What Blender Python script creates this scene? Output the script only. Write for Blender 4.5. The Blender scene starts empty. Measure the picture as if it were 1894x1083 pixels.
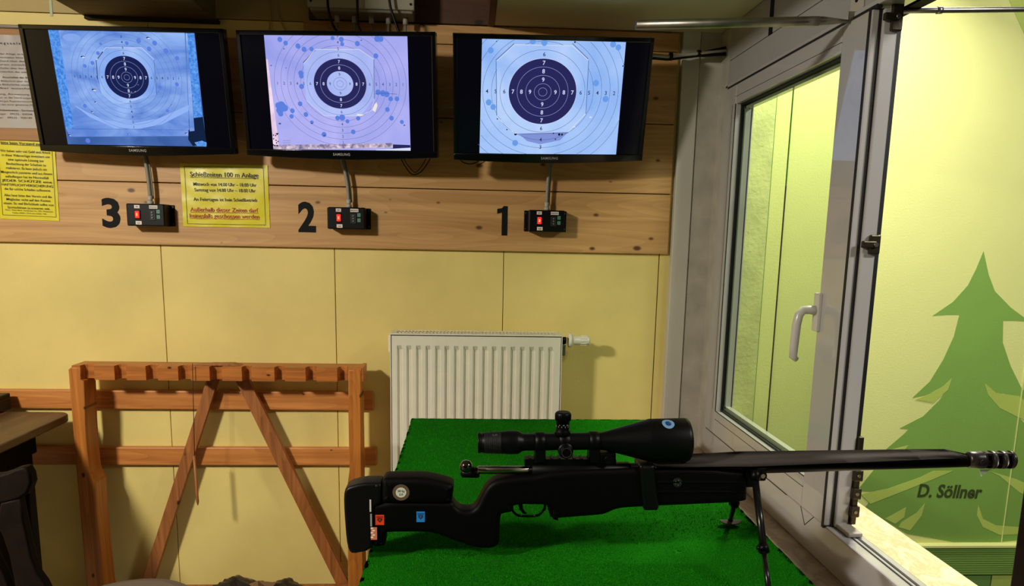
import bpy, bmesh, math, random
from mathutils import Vector, Matrix
random.seed(7)
C = bpy.context.scene.collection
PI = math.pi
# ------------------------------------------------------------------ camera, light, exposure
EYE = 1.42
F, CX, CY = 1375.86, 947.0, 661.8
YAW, PITCH, ROLL = 0.0578, 0.1674, -0.0200
def basis(yaw, pitch, roll):
    f = Vector((math.sin(yaw)*math.cos(pitch), math.cos(yaw)*math.cos(pitch), -math.sin(pitch)))
    r = Vector((math.cos(yaw), -math.sin(yaw), 0)); d = f.cross(r)
    return r*math.cos(roll)+d*math.sin(roll), -r*math.sin(roll)+d*math.cos(roll), f
CR, CD, CF = basis(0.05779, 0.16690, -0.01999)
cam = bpy.data.objects.new('camera', bpy.data.cameras.new('camera')); C.objects.link(cam)
m3 = Matrix((CR, -CD, -CF)).transposed()
cam.matrix_world = Matrix.Translation((0, 0, EYE)) @ m3.to_4x4()
cam.data.sensor_width = 36.0; cam.data.sensor_fit = 'HORIZONTAL'
cam.data.lens = 36.0*F/1894.0
cam.data.shift_y = (CY-541.5)/1894.0
cam.data.clip_start = 0.02
bpy.context.scene.camera = cam
vs = bpy.context.scene.view_settings
vs.view_transform = 'Standard'; vs.look = 'None'; vs.exposure = 0.0; vs.gamma = 1.0
try: vs.use_curve_mapping = False
except Exception: pass
w = bpy.data.worlds.new('world'); bpy.context.scene.world = w; w.use_nodes = True
w.node_tree.nodes['Background'].inputs[0].default_value = (0.55, 0.6, 0.7, 1)
w.node_tree.nodes['Background'].inputs[1].default_value = 0.02
def area(name, loc, target, sx, sy, power, col):
    l = bpy.data.lights.new(name, 'AREA'); l.shape = 'RECTANGLE'; l.size = sx; l.size_y = sy
    l.energy = power; l.color = col
    o = bpy.data.objects.new(name, l); C.objects.link(o); o.location = loc
    o.rotation_euler = (Vector(target)-Vector(loc)).to_track_quat('-Z', 'Y').to_euler()
    return o
area('room_lamp_light', (-2.05, .15, EYE+.92), (-1.75, .75, EYE-.6), .26, .26, 92, (1, .95, .82))
area('firing_lane_lamp_light', (2.5, .1, EYE+1.5), (1.9, 2.9, EYE-.2), .9, .2, 58, (1, .98, .90))
area('firing_lane_lamp_light_near', (1.50, 2.45, EYE+1.35), (.45, 1.2, EYE-.8), .16, .16, 66, (1, .97, .86))

# ------------------------------------------------------------------ picture rays -> points on real planes
def ray(x, y): return CR*((x-CX)/F)+CD*((y-CY)/F)+CF
def up(v): return Vector((v.x, v.y, v.z+EYE))
def onY(x, y, Y): r = ray(x, y); return up(r*(Y/r.y))
def onX(x, y, X): r = ray(x, y); return up(r*(X/r.x))
def onZ(x, y, Z): r = ray(x, y); return up(r*((Z-EYE)/r.z))
def lin(c):
    c = c/255.0
    return c/12.92 if c <= .04045 else ((c+.055)/1.055)**2.4
def rgb(*c): return (lin(c[0]), lin(c[1]), lin(c[2]), 1)

# ------------------------------------------------------------------ materials
MATS = {}
def mat(name, col, rough=.5, metal=0, bump=0, bscale=200, var=0, vscale=5, coat=0, spec=.5, emit=None, es=1):
    if name in MATS: return MATS[name]
    m = bpy.data.materials.new(name); m.use_nodes = True; nt = m.node_tree; b = nt.nodes['Principled BSDF']
    b.inputs['Base Color'].default_value = col; b.inputs['Roughness'].default_value = rough
    b.inputs['Metallic'].default_value = metal; b.inputs['Coat Weight'].default_value = coat
    b.inputs['Specular IOR Level'].default_value = spec
    if emit: b.inputs['Emission Color'].default_value = emit; b.inputs['Emission Strength'].default_value = es
    tc = None
    if bump or var: tc = nt.nodes.new('ShaderNodeTexCoord')
    if bump:
        n = nt.nodes.new('ShaderNodeTexNoise'); n.inputs['Scale'].default_value = bscale; n.inputs['Detail'].default_value = 3
        nt.links.new(tc.outputs['Object'], n.inputs['Vector'])
        bp = nt.nodes.new('ShaderNodeBump'); bp.inputs['Strength'].default_value = bump; bp.inputs['Distance'].default_value = .002
        nt.links.new(n.outputs['Fac'], bp.inputs['Height']); nt.links.new(bp.outputs[0], b.inputs['Normal'])
    if var:
        n = nt.nodes.new('ShaderNodeTexNoise'); n.inputs['Scale'].default_value = vscale; n.inputs['Detail'].default_value = 5
        nt.links.new(tc.outputs['Object'], n.inputs['Vector'])
        r = nt.nodes.new('ShaderNodeValToRGB'); r.color_ramp.elements[0].position = .3; r.color_ramp.elements[1].position = .7
        r.color_ramp.elements[0].color = tuple(c*(1-var) for c in col[:3])+(1,)
        r.color_ramp.elements[1].color = tuple(min(1, c*(1+var)) for c in col[:3])+(1,)
        nt.links.new(n.outputs['Fac'], r.inputs[0]); nt.links.new(r.outputs[0], b.inputs['Base Color'])
    MATS[name] = m; return m
def wood(name, c1, c2, knot, axis='X', rough=.45, grain=28, knots=True, long=1.3, kd=.05, kscale=3.0):
    if name in MATS: return MATS[name]
    m = bpy.data.materials.new(name); m.use_nodes = True; nt = m.node_tree; b = nt.nodes['Principled BSDF']; N = nt.nodes.new; L = nt.links.new
    tc = N('ShaderNodeTexCoord'); mp = N('ShaderNodeMapping'); L(tc.outputs['Object'], mp.inputs[0])
    s = [grain]*3; s['XYZ'.index(axis)] = long; mp.inputs['Scale'].default_value = s
    n1 = N('ShaderNodeTexNoise'); n1.inputs['Scale'].default_value = 1; n1.inputs['Detail'].default_value = 6; n1.inputs['Distortion'].default_value = 1.2
    L(mp.outputs[0], n1.inputs['Vector'])
    mp3 = N('ShaderNodeMapping'); L(tc.outputs['Object'], mp3.inputs[0])
    s3 = [7.]*3; s3['XYZ'.index(axis)] = .8; mp3.inputs['Scale'].default_value = s3
    n3 = N('ShaderNodeTexNoise'); n3.inputs['Scale'].default_value = 1; n3.inputs['Detail'].default_value = 1; L(mp3.outputs[0], n3.inputs['Vector'])
    mul = N('ShaderNodeMath'); mul.operation = 'MULTIPLY'; mul.inputs[1].default_value = 22; L(n3.outputs['Fac'], mul.inputs[0])
    fr = N('ShaderNodeMath'); fr.operation = 'FRACT'; L(mul.outputs[0], fr.inputs[0])
    mix0 = N('ShaderNodeMath'); mix0.operation = 'MULTIPLY_ADD'; mix0.inputs[1].default_value = .12; L(fr.outputs[0], mix0.inputs[0])
    sc0 = N('ShaderNodeMath'); sc0.operation = 'MULTIPLY'; sc0.inputs[1].default_value = .85; L(n1.outputs['Fac'], sc0.inputs[0]); L(sc0.outputs[0], mix0.inputs[2])
    r = N('ShaderNodeValToRGB'); r.color_ramp.elements[0].position = .3; r.color_ramp.elements[1].position = .72
    r.color_ramp.elements[0].color = c1; r.color_ramp.elements[1].color = c2; L(mix0.outputs[0], r.inputs[0])
    out = r.outputs[0]
    if knots:
        mp2 = N('ShaderNodeMapping'); L(tc.outputs['Object'], mp2.inputs[0])
        s2 = [2.6]*3; s2['XYZ'.index(axis)] = 1.5; mp2.inputs['Scale'].default_value = s2
        sp = N('ShaderNodeSeparateXYZ'); cb = N('ShaderNodeCombineXYZ'); L(mp2.outputs[0], sp.inputs[0]); L(sp.outputs['X'], cb.inputs['X']); L(sp.outputs['Z'], cb.inputs['Y'])
        v0 = N('ShaderNodeTexVoronoi'); v0.voronoi_dimensions = '2D'; v0.inputs['Scale'].default_value = kscale; L(cb.outputs[0], v0.inputs['Vector'])
        sc = N('ShaderNodeSeparateColor'); L(v0.outputs['Color'], sc.inputs[0]); gt = N('ShaderNodeMath'); gt.operation = 'MULTIPLY_ADD'; gt.inputs[1].default_value = .11; L(sc.outputs[0], gt.inputs[0]); L(v0.outputs['Distance'], gt.inputs[2])
        class _v: pass
        v = _v(); v.outputs = {'Distance': gt.outputs[0]}
        r2 = N('ShaderNodeValToRGB'); r2.color_ramp.elements[0].position = kd*1.1; r2.color_ramp.elements[1].position = kd*2.1
        r2.color_ramp.elements[0].color = (1, 1, 1, 1); r2.color_ramp.elements[1].color = (0, 0, 0, 1); L(v.outputs['Distance'], r2.inputs[0])
        mx = N('ShaderNodeMix'); mx.data_type = 'RGBA'; L(r2.outputs[0], mx.inputs[0]); L(out, mx.inputs[6]); mx.inputs[7].default_value = knot
        out = mx.outputs[2]
    L(out, b.inputs['Base Color']); b.inputs['Roughness'].default_value = rough
    bp = N('ShaderNodeBump'); bp.inputs['Strength'].default_value = .15; bp.inputs['Distance'].default_value = .001
    L(n1.outputs['Fac'], bp.inputs['Height']); L(bp.outputs[0], b.inputs['Normal'])
    MATS[name] = m; return m
def veined(name, c1, c2, c3, scale=9):
    m = bpy.data.materials.new(name); m.use_nodes = True; nt = m.node_tree; b = nt.nodes['Principled BSDF']; N = nt.nodes.new; L = nt.links.new
    tc = N('ShaderNodeTexCoord'); mp = N('ShaderNodeMapping'); mp.inputs['Scale'].default_value = (1.6, .8, 1); mp.inputs['Rotation'].default_value = (0, 0, .3); L(tc.outputs['Object'], mp.inputs[0])
    n = N('ShaderNodeTexNoise'); n.inputs['Scale'].default_value = scale; n.inputs['Detail'].default_value = 7; n.inputs['Distortion'].default_value = 2.4; L(mp.outputs[0], n.inputs['Vector'])
    r = N('ShaderNodeValToRGB'); e = r.color_ramp.elements; e[0].position = .36; e[0].color = c1; e[1].position = .62; e[1].color = c2
    x = e.new(.48); x.color = c3; x2 = e.new(.53); x2.color = c1
    L(n.outputs['Fac'], r.inputs[0]); L(r.outputs[0], b.inputs['Base Color']); b.inputs['Roughness'].default_value = .45
    return m
def screen_mat(name, a, b_, scale=3.2, strength=1.0, stretch=(1, 1, 1)):
    m = bpy.data.materials.new(name); m.use_nodes = True; nt = m.node_tree; nt.nodes.remove(nt.nodes['Principled BSDF']); N = nt.nodes.new; L = nt.links.new
    tc = N('ShaderNodeTexCoord'); mp = N('ShaderNodeMapping'); mp.inputs['Scale'].default_value = stretch; L(tc.outputs['Object'], mp.inputs[0])
    n = N('ShaderNodeTexNoise'); n.inputs['Scale'].default_value = scale; n.inputs['Detail'].default_value = 4; n.inputs['Distortion'].default_value = .6; L(mp.outputs[0], n.inputs['Vector'])
    r = N('ShaderNodeValToRGB'); r.color_ramp.elements[0].position = .35; r.color_ramp.elements[1].position = .68
    r.color_ramp.elements[0].color = a; r.color_ramp.elements[1].color = b_; L(n.outputs['Fac'], r.inputs[0])
    e = N('ShaderNodeEmission'); e.inputs[1].default_value = strength; L(r.outputs[0], e.inputs[0]); L(e.outputs[0], nt.nodes['Material Output'].inputs[0])
    return m
def flat_emit(name, c): return screen_mat(name, c, c)

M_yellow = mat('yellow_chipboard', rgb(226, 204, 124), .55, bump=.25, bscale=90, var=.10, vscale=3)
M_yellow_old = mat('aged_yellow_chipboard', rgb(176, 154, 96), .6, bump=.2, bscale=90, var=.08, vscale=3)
M_gap = mat('dark_gap', rgb(40, 32, 14), .9)
M_pine = wood('pine_cladding', rgb(176, 128, 74), rgb(212, 166, 106), rgb(92, 54, 28), 'X', .5, 26, True, .9, .046, 3.3)
M_pine_dark = wood('brown_cladding', rgb(66, 38, 20), rgb(88, 54, 28), rgb(30, 16, 8), 'X', .6, 22, True, 1.0, .05)
M_rail = wood('orange_pine_rail', rgb(176, 104, 44), rgb(218, 146, 74), rgb(80, 38, 16), 'X', .45, 40, True, 1.6, .02, 3)
M_rack = wood('honey_pine', rgb(156, 88, 28), rgb(208, 130, 52), rgb(60, 26, 10), 'Z', .42, 34, True, 1.4, .04, 4)
M_rackbar = wood('honey_pine_bar', rgb(150, 84, 28), rgb(200, 122, 50), rgb(60, 26, 10), 'X', .42, 60, True, 2, .03, 4)
M_brace = wood('brown_pine_brace', rgb(128, 74, 32), rgb(178, 110, 54), rgb(50, 24, 10), 'Z', .5, 40, True, 2, .04, 4)
M_dark = wood('dark_stained_wood', rgb(16, 9, 6), rgb(28, 16, 10), rgb(20, 10, 6), 'Y', .65, 24, False, 1.5)
M_dark.node_tree.nodes['Principled BSDF'].inputs['Specular IOR Level'].default_value = .1
M_desk = wood('brown_desk_wood', rgb(70, 46, 28), rgb(104, 72, 44), rgb(20, 10, 6), 'Y', .45, 24, False, 1.5)
M_white = mat('white_boarding', rgb(196, 190, 178), .55, bump=.15, bscale=60, var=.06, vscale=4)
M_wallboard = mat('grey_white_wall_boards', rgb(158, 154, 154), .55, bump=.15, bscale=60, var=.05, vscale=4)
M_grayboard = mat('greyed_boarding', rgb(178, 170, 158), .6, bump=.35, bscale=80, var=.14, vscale=14)
M_pvc = mat('white_plastic_frame', rgb(178, 174, 174), .4, var=.02, vscale=8, coat=1)
M_pvc2 = mat('grey_plastic_handle', rgb(198, 192, 186), .25)
M_rubber = mat('black_rubber', rgb(14, 14, 14), .6)
M_metal = mat('galvanised_metal', rgb(150, 146, 138), .35, 1, bump=.1, bscale=50, var=.2, vscale=30)
M_hw = mat('worn_steel_fitting', rgb(72, 66, 54), .4, .9, bump=.2, bscale=80)
M_rad = mat('white_radiator_enamel', rgb(226, 220, 200), .35, var=.03, vscale=20)
M_radshade = mat('radiator_slot_shade', rgb(22, 20, 16), .9)
M_green_out = mat('lime_wall_paint', rgb(216, 218, 138), .7, bump=.35, bscale=160, var=.04, vscale=2)
M_green_plaster = mat('rough_lime_plaster', rgb(194, 198, 130), .85, bump=1.0, bscale=70, var=.12, vscale=12)
M_tree = mat('green_mural_paint', rgb(122, 160, 68), .7, bump=.2, bscale=160, var=.12, vscale=1.3)
M_tree2 = mat('light_green_mural_paint', rgb(176, 194, 88), .7, bump=.2, bscale=160, var=.08, vscale=3)
M_tree3 = mat('deep_green_mural_paint', rgb(104, 144, 66), .7, bump=.2, bscale=160, var=.08, vscale=3)
M_letter = mat('dark_green_lettering', rgb(52, 66, 16), .7)
M_sill = veined('pink_marbled_sill', rgb(190, 168, 148), rgb(202, 182, 162), rgb(174, 150, 130))
M_ledge = veined('cream_marbled_ledge', rgb(222, 204, 158), rgb(230, 214, 174), rgb(208, 182, 132), 8)
M_black = mat('black_plastic', rgb(7, 7, 8), .42, spec=.2)
M_bezel = mat('gloss_black_bezel', rgb(8, 8, 10), .14, spec=.4, coat=.15)
M_panel = mat('dark_screen_glass', rgb(4, 4, 8), .10, spec=.22, emit=rgb(6, 6, 14), es=.6)
M_logo = mat('silver_print', rgb(170, 170, 175), .4)
M_num = mat('black_vinyl', rgb(14, 14, 16), .7, spec=.2)
M_sign = mat('yellow_laminated_paper', rgb(222, 208, 22), .32, coat=.7, var=.03, vscale=6, bump=.5, bscale=14)
M_paper = mat('white_laminated_paper', rgb(172, 164, 160), .3, coat=.8, bump=.9, bscale=14)
M_cork = wood('brown_notice_board', rgb(150, 104, 60), rgb(176, 128, 78), rgb(0, 0, 0), 'X', .6, 20, False)
M_ink = mat('black_ink', rgb(24, 22, 10), .5)
M_redink = mat('red_ink', rgb(176, 40, 16), .5)
M_gray = mat('grey_plastic', rgb(176, 168, 156), .5)
M_conduit = mat('grey_conduit', rgb(136, 130, 118), .45)
M_lab = mat('white_label', rgb(226, 214, 206), .5)
M_teal = mat('teal_label', rgb(84, 140, 122), .5)
M_redon = mat('lit_red_rocker', rgb(200, 10, 10), .3, emit=(1, .02, .015, 1), es=1.3)
M_redhot = mat('glowing_lamp_core', rgb(255, 90, 40), .3, emit=(1, .16, .05, 1), es=2.6)
M_gun = mat('matt_black_stock', rgb(5, 4, 4), .5, bump=.05, bscale=300, spec=.10)
M_gunmetal = mat('blued_black_metal', rgb(5, 5, 6), .4, 0, spec=.14)
M_steel = mat('polished_bolt_steel', rgb(170, 162, 152), .22, 1)
M_band = mat('black_mirage_band', rgb(92, 82, 78), .85, bump=.2, bscale=300)
M_brake = mat('grey_black_muzzle_brake', rgb(62, 56, 54), .33, .7)
M_lens = mat('coated_lens', rgb(8, 10, 20), .05, coat=1)
M_leather = mat('dark_leather', rgb(26, 23, 20), .35, bump=.6, bscale=40, var=.2, vscale=20)
M_fabric = mat('grey_brown_seat_cover', rgb(112, 98, 84), .7, bump=.3, bscale=200)
M_brownpaper = mat('brown_wrapping', rgb(110, 78, 46), .8, bump=.6, bscale=60)
M_soffit = mat('pale_soffit_panel', rgb(196, 194, 160), .6, var=.05)
M_floor = mat('grey_floor', rgb(110, 100, 88), .6, var=.1, vscale=6)
M_ceil = mat('ceiling_white', rgb(200, 194, 176), .8)
M_duct = wood('grey_brown_duct_board', rgb(104, 88, 62), rgb(130, 112, 82), rgb(0, 0, 0), 'X', .6, 20, False)
# carpet
def carpet():
    m = bpy.data.materials.new('green_carpet'); m.use_nodes = True; nt = m.node_tree; b = nt.nodes['Principled BSDF']; N = nt.nodes.new; L = nt.links.new
    tc = N('ShaderNodeTexCoord'); n = N('ShaderNodeTexNoise'); n.inputs['Scale'].default_value = 420; n.inputs['Detail'].default_value = 2; L(tc.outputs['Object'], n.inputs['Vector'])
    n2 = N('ShaderNodeTexNoise'); n2.inputs['Scale'].default_value = 5; L(tc.outputs['Object'], n2.inputs['Vector'])
    r = N('ShaderNodeValToRGB'); r.color_ramp.elements[0].position = .3; r.color_ramp.elements[1].position = .75
    r.color_ramp.elements[0].color = rgb(8, 94, 4); r.color_ramp.elements[1].color = rgb(38, 176, 16); L(n.outputs['Fac'], r.inputs[0])
    mx = N('ShaderNodeMix'); mx.data_type = 'RGBA'; mx.blend_type = 'MULTIPLY'; mx.inputs[0].default_value = .35; L(r.outputs[0], mx.inputs[6])
    L(n2.outputs['Color'], mx.inputs[7]); r2 = N('ShaderNodeValToRGB'); r2.color_ramp.elements[0].color = (.5, .5, .5, 1); r2.color_ramp.elements[1].color = (1, 1, 1, 1); r2.color_ramp.elements[0].position = .35; r2.color_ramp.elements[1].position = .6
    L(n2.outputs['Fac'], r2.inputs[0]); L(r2.outputs[0], mx.inputs[7]); L(mx.outputs[2], b.inputs['Base Color'])
    bp = N('ShaderNodeBump'); bp.inputs['Strength'].default_value = .8; bp.inputs['Distance'].default_value = .003; L(n.outputs['Fac'], bp.inputs['Height']); L(bp.outputs[0], b.inputs['Normal'])
    b.inputs['Roughness'].default_value = .95; b.inputs['Specular IOR Level'].default_value = .1
    return m
M_carpet = carpet()
def glass():
    m = bpy.data.materials.new('window_glass'); m.use_nodes = True; nt = m.node_tree; nt.nodes.remove(nt.nodes['Principled BSDF']); N = nt.nodes.new; L = nt.links.new
    t = N('ShaderNodeBsdfTransparent'); t.inputs[0].default_value = (.84, .90, .80, 1); g = N('ShaderNodeBsdfGlossy'); g.inputs['Roughness'].default_value = .02
    mx = N('ShaderNodeMixShader'); mx.inputs[0].default_value = .035; L(t.outputs[0], mx.inputs[1]); L(g.outputs[0], mx.inputs[2])
    L(mx.outputs[0], nt.nodes['Material Output'].inputs[0]); return m
M_glass = glass()

# ------------------------------------------------------------------ mesh builder
class MB:
    def __init__(s): s.bm = bmesh.new(); s.mats = []; s.smooth = False
    def mi(s, m):
        if m not in s.mats: s.mats.append(m)
        return s.mats.index(m)
    def face(s, vs, m, smooth=False):
        try: f = s.bm.faces.new(vs)
        except ValueError: return None
        f.material_index = s.mi(m); f.smooth = smooth; return f
    def poly(s, pts, m): return s.face([s.bm.verts.new(p) for p in pts], m)
    def box(s, a, b, m, bev=0, T=None):
        x0, x1 = sorted((a[0], b[0])); y0, y1 = sorted((a[1], b[1])); z0, z1 = sorted((a[2], b[2]))
        P = [Vector(p) for p in ((x0,y0,z0),(x1,y0,z0),(x1,y1,z0),(x0,y1,z0),(x0,y0,z1),(x1,y0,z1),(x1,y1,z1),(x0,y1,z1))]
        v = [s.bm.verts.new(T @ p if T else p) for p in P]
        fs = [s.face([v[i] for i in q], m) for q in ((0,3,2,1),(4,5,6,7),(0,1,5,4),(1,2,6,5),(2,3,7,6),(3,0,4,7))]
        if bev:
            es = list({e for f in fs for e in f.edges})
            r = bmesh.ops.bevel(s.bm, geom=es, offset=bev, segments=2, affect='EDGES', profile=.5)
            for f in r['faces']: f.material_index = s.mi(m)
        return s
    def prism(s, pts, vec, m, bev=0, m_side=None):
        """closed polygon of 3-D points pushed along vec"""
        vec = Vector(vec); a = [s.bm.verts.new(p) for p in pts]; b = [s.bm.verts.new(Vector(p)+vec) for p in pts]; n = len(pts)
        if n > 4 and not bev:
            from mathutils.geometry import tessellate_polygon
            T = tessellate_polygon([[Vector(p) for p in pts]])
            caps = [s.face([a[i] for i in t], m) for t in T]+[s.face([b[i] for i in t[::-1]], m) for t in T]
        else: f0 = s.face(a, m); f1 = s.face(b[::-1], m); caps = [f0, f1]
        fs = caps+[s.face([a[i], b[i], b[(i+1) % n], a[(i+1) % n]], m_side or m) for i in range(n)]
        bmesh.ops.recalc_face_normals(s.bm, faces=[f for f in fs if f])
        if bev:
            es = [e for f in (f0, f1) for e in f.edges]
            r = bmesh.ops.bevel(s.bm, geom=es, offset=bev, segments=3, affect='EDGES', profile=.5)
            for f in r['faces']: f.material_index = s.mi(m); f.smooth = True
        return s
    def tube(s, path, r, m, seg=12, caps=True, closed=False):
        path = [Vector(p) for p in path]; n = len(path); rs = r if isinstance(r, (list, tuple)) else [r]*n
        rings = []; prev = None
        for i, p in enumerate(path):
            if closed: t = path[(i+1) % n]-path[i-1]
            else: t = path[min(i+1, n-1)]-path[max(i-1, 0)]
            t.normalize()
            if prev is None:
                a = Vector((0, 0, 1)) if abs(t.z) < .9 else Vector((1, 0, 0)); u = t.cross(a).normalized()
            else: u = (prev-t*prev.dot(t)).normalized()
            prev = u; v = t.cross(u)
            rings.append([s.bm.verts.new(p+(u*math.cos(k*2*PI/seg)+v*math.sin(k*2*PI/seg))*rs[i]) for k in range(seg)])
        for i in range(n if closed else n-1):
            A, B = rings[i], rings[(i+1) % n]
            for k in range(seg): s.face([A[k], A[(k+1) % seg], B[(k+1) % seg], B[k]], m, True)
        if caps and not closed: s.face(rings[0][::-1], m); s.face(rings[-1], m)
        return s
    def lathe(s, prof, p0, axis, m, seg=40, hard=True):
        """prof: (distance along axis, radius)"""
        ax = Vector(axis).normalized(); a = Vector((0, 0, 1)) if abs(ax.z) < .9 else Vector((1, 0, 0)); u = ax.cross(a).normalized(); v = ax.cross(u)
        rings = [[s.bm.verts.new(Vector(p0)+ax*d+(u*math.cos(k*2*PI/seg)+v*math.sin(k*2*PI/seg))*max(r, 1e-5)) for k in range(seg)] for d, r in prof]
        for i in range(len(rings)-1):
            d = abs(prof[i+1][0]-prof[i][0]); dr = abs(prof[i+1][1]-prof[i][1])
            for k in range(seg): s.face([rings[i][k], rings[i][(k+1) % seg], rings[i+1][(k+1) % seg], rings[i+1][k]], m, not (dr > d*1.2))
        s.face(rings[0][::-1], m); s.face(rings[-1], m); return s
    def ball(s, c, r, m, sx=1, sy=1, sz=1, seg=20):
        rg = bmesh.ops.create_uvsphere(s.bm, u_segments=seg, v_segments=seg//2+2, radius=r)
        for v in rg['verts']: v.co = Vector((v.co.x*sx, v.co.y*sy, v.co.z*sz))+Vector(c)
        for f in {f for v in rg['verts'] for f in v.link_faces}: f.material_index = s.mi(m); f.smooth = True
        return s
    def disc(s, c, u, v, ru, rv, m, seg=48):
        s.poly([c+u*math.cos(k*2*PI/seg)*ru+v*math.sin(k*2*PI/seg)*rv for k in range(seg)], m); return s
    def text(s, string, O, u, v, size, m, align='CENTER', off=0, xs=1.0, space=1.0):
        for P in text_polys(string, align, off, space):
            s.poly([O+u*(x*size*xs)+v*(y*size) for x, y in P], m)
        return s
    def build(s, name, parent=None, loc=None):
        me = bpy.data.meshes.new(name)
        if parent is not None and parent.get('_base') is not None and loc is None:
            pb = Vector(parent['_base'])
        else: pb = Vector(loc) if loc is not None else Vector((0, 0, 0))
        if pb.length: bmesh.ops.translate(s.bm, verts=s.bm.verts, vec=-pb)
        s.bm.normal_update(); s.bm.to_mesh(me); s.bm.free()
        for m in s.mats: me.materials.append(m)
        o = bpy.data.objects.new(name, me); C.objects.link(o)
        if parent is not None: o.parent = parent
        elif loc is not None: o.location = loc
        if parent is None and loc is None and False: pass
        return o
_T = {}
def text_polys(string, align, off, space):
    key = (string, align, off, space)
    if key in _T: return _T[key]
    cu = bpy.data.curves.new('t', 'FONT'); cu.body = string; cu.align_x = align; cu.size = 1; cu.offset = off; cu.space_character = space
    cu.resolution_u = 3; cu.fill_mode = 'FRONT'
    ob = bpy.data.objects.new('t', cu); C.objects.link(ob); dg = bpy.context.evaluated_depsgraph_get(); dg.update()
    me = bpy.data.meshes.new_from_object(ob.evaluated_get(dg))
    P = [[(me.vertices[i].co.x, me.vertices[i].co.y) for i in p.vertices] for p in me.polygons]
    bpy.data.objects.remove(ob); bpy.data.curves.remove(cu); bpy.data.meshes.remove(me)
    _T[key] = P; return P
def thing(name, label, cat, loc=(0, 0, 0), group=None, rot=None):
    o = bpy.data.objects.new(name, None); C.objects.link(o); o.empty_display_size = .05
    if rot is not None: o.matrix_world = Matrix.Translation(loc) @ rot.to_4x4(); o['_base'] = (0., 0., 0.)
    else: o.location = loc; o['_base'] = tuple(float(x) for x in loc)
    o['label'] = label; o['category'] = cat
    if group: o['group'] = group
    return o
def tag(o, label, cat, group=None, kind=None):
    o['label'] = label; o['category'] = cat
    if group: o['group'] = group
    if kind: o['kind'] = kind
    return o
def struct(o): o['kind'] = 'structure'; return o
X3, Y3, Z3 = Vector((1, 0, 0)), Vector((0, 1, 0)), Vector((0, 0, 1))

# ------------------------------------------------------------------ the room
D = 2.756                       # distance of the back wall
XW = .878                       # window wall
CEIL = EYE+1.03
LEFT = -2.9
seams = [onY(297, 455, D).x+.615*(k-4) for k in range(8)]
seams = [s for s in seams if LEFT < s < .70]
edges = [LEFT]+seams+[.700]
b = MB()
b.box((LEFT, D+.016, 0), (XW+.1, D+.12, CEIL), M_gap)
for i in range(len(edges)-1):
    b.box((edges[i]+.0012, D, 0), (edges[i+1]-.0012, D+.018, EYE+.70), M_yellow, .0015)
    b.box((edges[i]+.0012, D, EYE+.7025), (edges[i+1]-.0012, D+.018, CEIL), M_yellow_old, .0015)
b.box((.7025, D, 0), (.74, D+.018, CEIL), M_yellow, .0015)
struct(b.build('wall_back'))
# pine cladding boards
PZ = [onY(620, 459, D).z, onY(900, 352, D).z, 0, 0]
PZ[2] = PZ[1]+.245; PZ[3] = EYE+.705; PZ.insert(3, EYE+.640)
b = MB()
for i in range(4): b.box((LEFT if i < 3 else -.58, D-.018, PZ[i]+.0015), (.727, D+.001, PZ[i+1]-.0015), M_pine, .002)
b.box((LEFT, D-.008, PZ[0]+.004), (.725, D+.001, PZ[3]-.004), M_gap)
struct(b.build('trim_1'))
b = MB()
b.box((onY(573, 30, D).x, D-.02, PZ[4]+.002), (onY(912, 30, D).x, D+.001, CEIL), M_pine_dark, .002)
struct(b.build('trim_2'))
# white boards between the cladding and the window wall
b = MB()
b.box((.738, D-.034, 0), (.800, D+.01, CEIL), M_white, .003); b.box((.802, D-.028, 0), (XW+.01, D+.01, CEIL), M_grayboard, .002)
struct(b.build('trim_3'))
SILL = EYE-.79
# window wall (opening Y .55..2.635, Z -.79..+.515)
WY0, WY1, WZ0, WZ1 = .45, 2.637, SILL, EYE+.512
b = MB()
b.box((XW, WY1, 0), (XW+.09, D, CEIL), M_grayboard)
b.box((XW, -.6, 0), (XW+.12, WY1, SILL-.001), M_white)
b.box((XW, -.6, SILL), (XW+.12, WY0, CEIL), M_white)
b.box((XW+.006, WY0, WZ1), (XW+.12, WY1, CEIL), M_gap)
for z0, z1 in ((WZ1, EYE+.592), (EYE+.594, EYE+.80), (EYE+.802, CEIL)): b.box((XW, WY0, z0), (XW+.09, WY1, z1), M_wallboard, .0015)
struct(b.build('wall_right'))
struct(MB().box((LEFT-.1, -1.6, 0), (LEFT, D+.1, CEIL), M_yellow_old).build('wall_left'))
struct(MB().box((LEFT-.1, -1.6, -.1), (XW+.12, D+.1, 0), M_floor).build('floor'))
struct(MB().box((LEFT-.1, -1.6, CEIL), (XW+.12, D+.1, CEIL+.1), M_ceil).build('ceiling'))
# lowered pale panel in front of the back wall, top right
sx0, sz = onY(914, 48, D).x, onY(1000, 53, D).z
b = MB(); b.box((sx0, 1.30, sz), (XW-.002, D-.019, CEIL-.001), M_soffit, .002); b.box((sx0-.022, 1.30, sz-.004), (sx0-.001, D-.0205, CEIL-.001), M_pine_dark, .002)
struct(b.build('trim_4'))
# board-clad duct at the top left
p0, p1 = onY(155, 30, D), onY(400, 30, D)
b = MB(); b.box((p0.x, D-.95, p0.z), (p1.x, D-.001, CEIL-.001), M_duct, .003); b.box((p0.x+.01, D-.02, p0.z-.012), (p1.x+.012, D-.001, p0.z), M_gap)  # dark strip below the duct stands in for the shadow gap along the wall
struct(b.build('trim_5'))
# marbled inner sill
b = MB(); b.box((XW-.26, -.3, SILL-.03), (XW+.03, D-.03, SILL-.001), M_sill, .003); struct(b.build('trim_6'))

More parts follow.
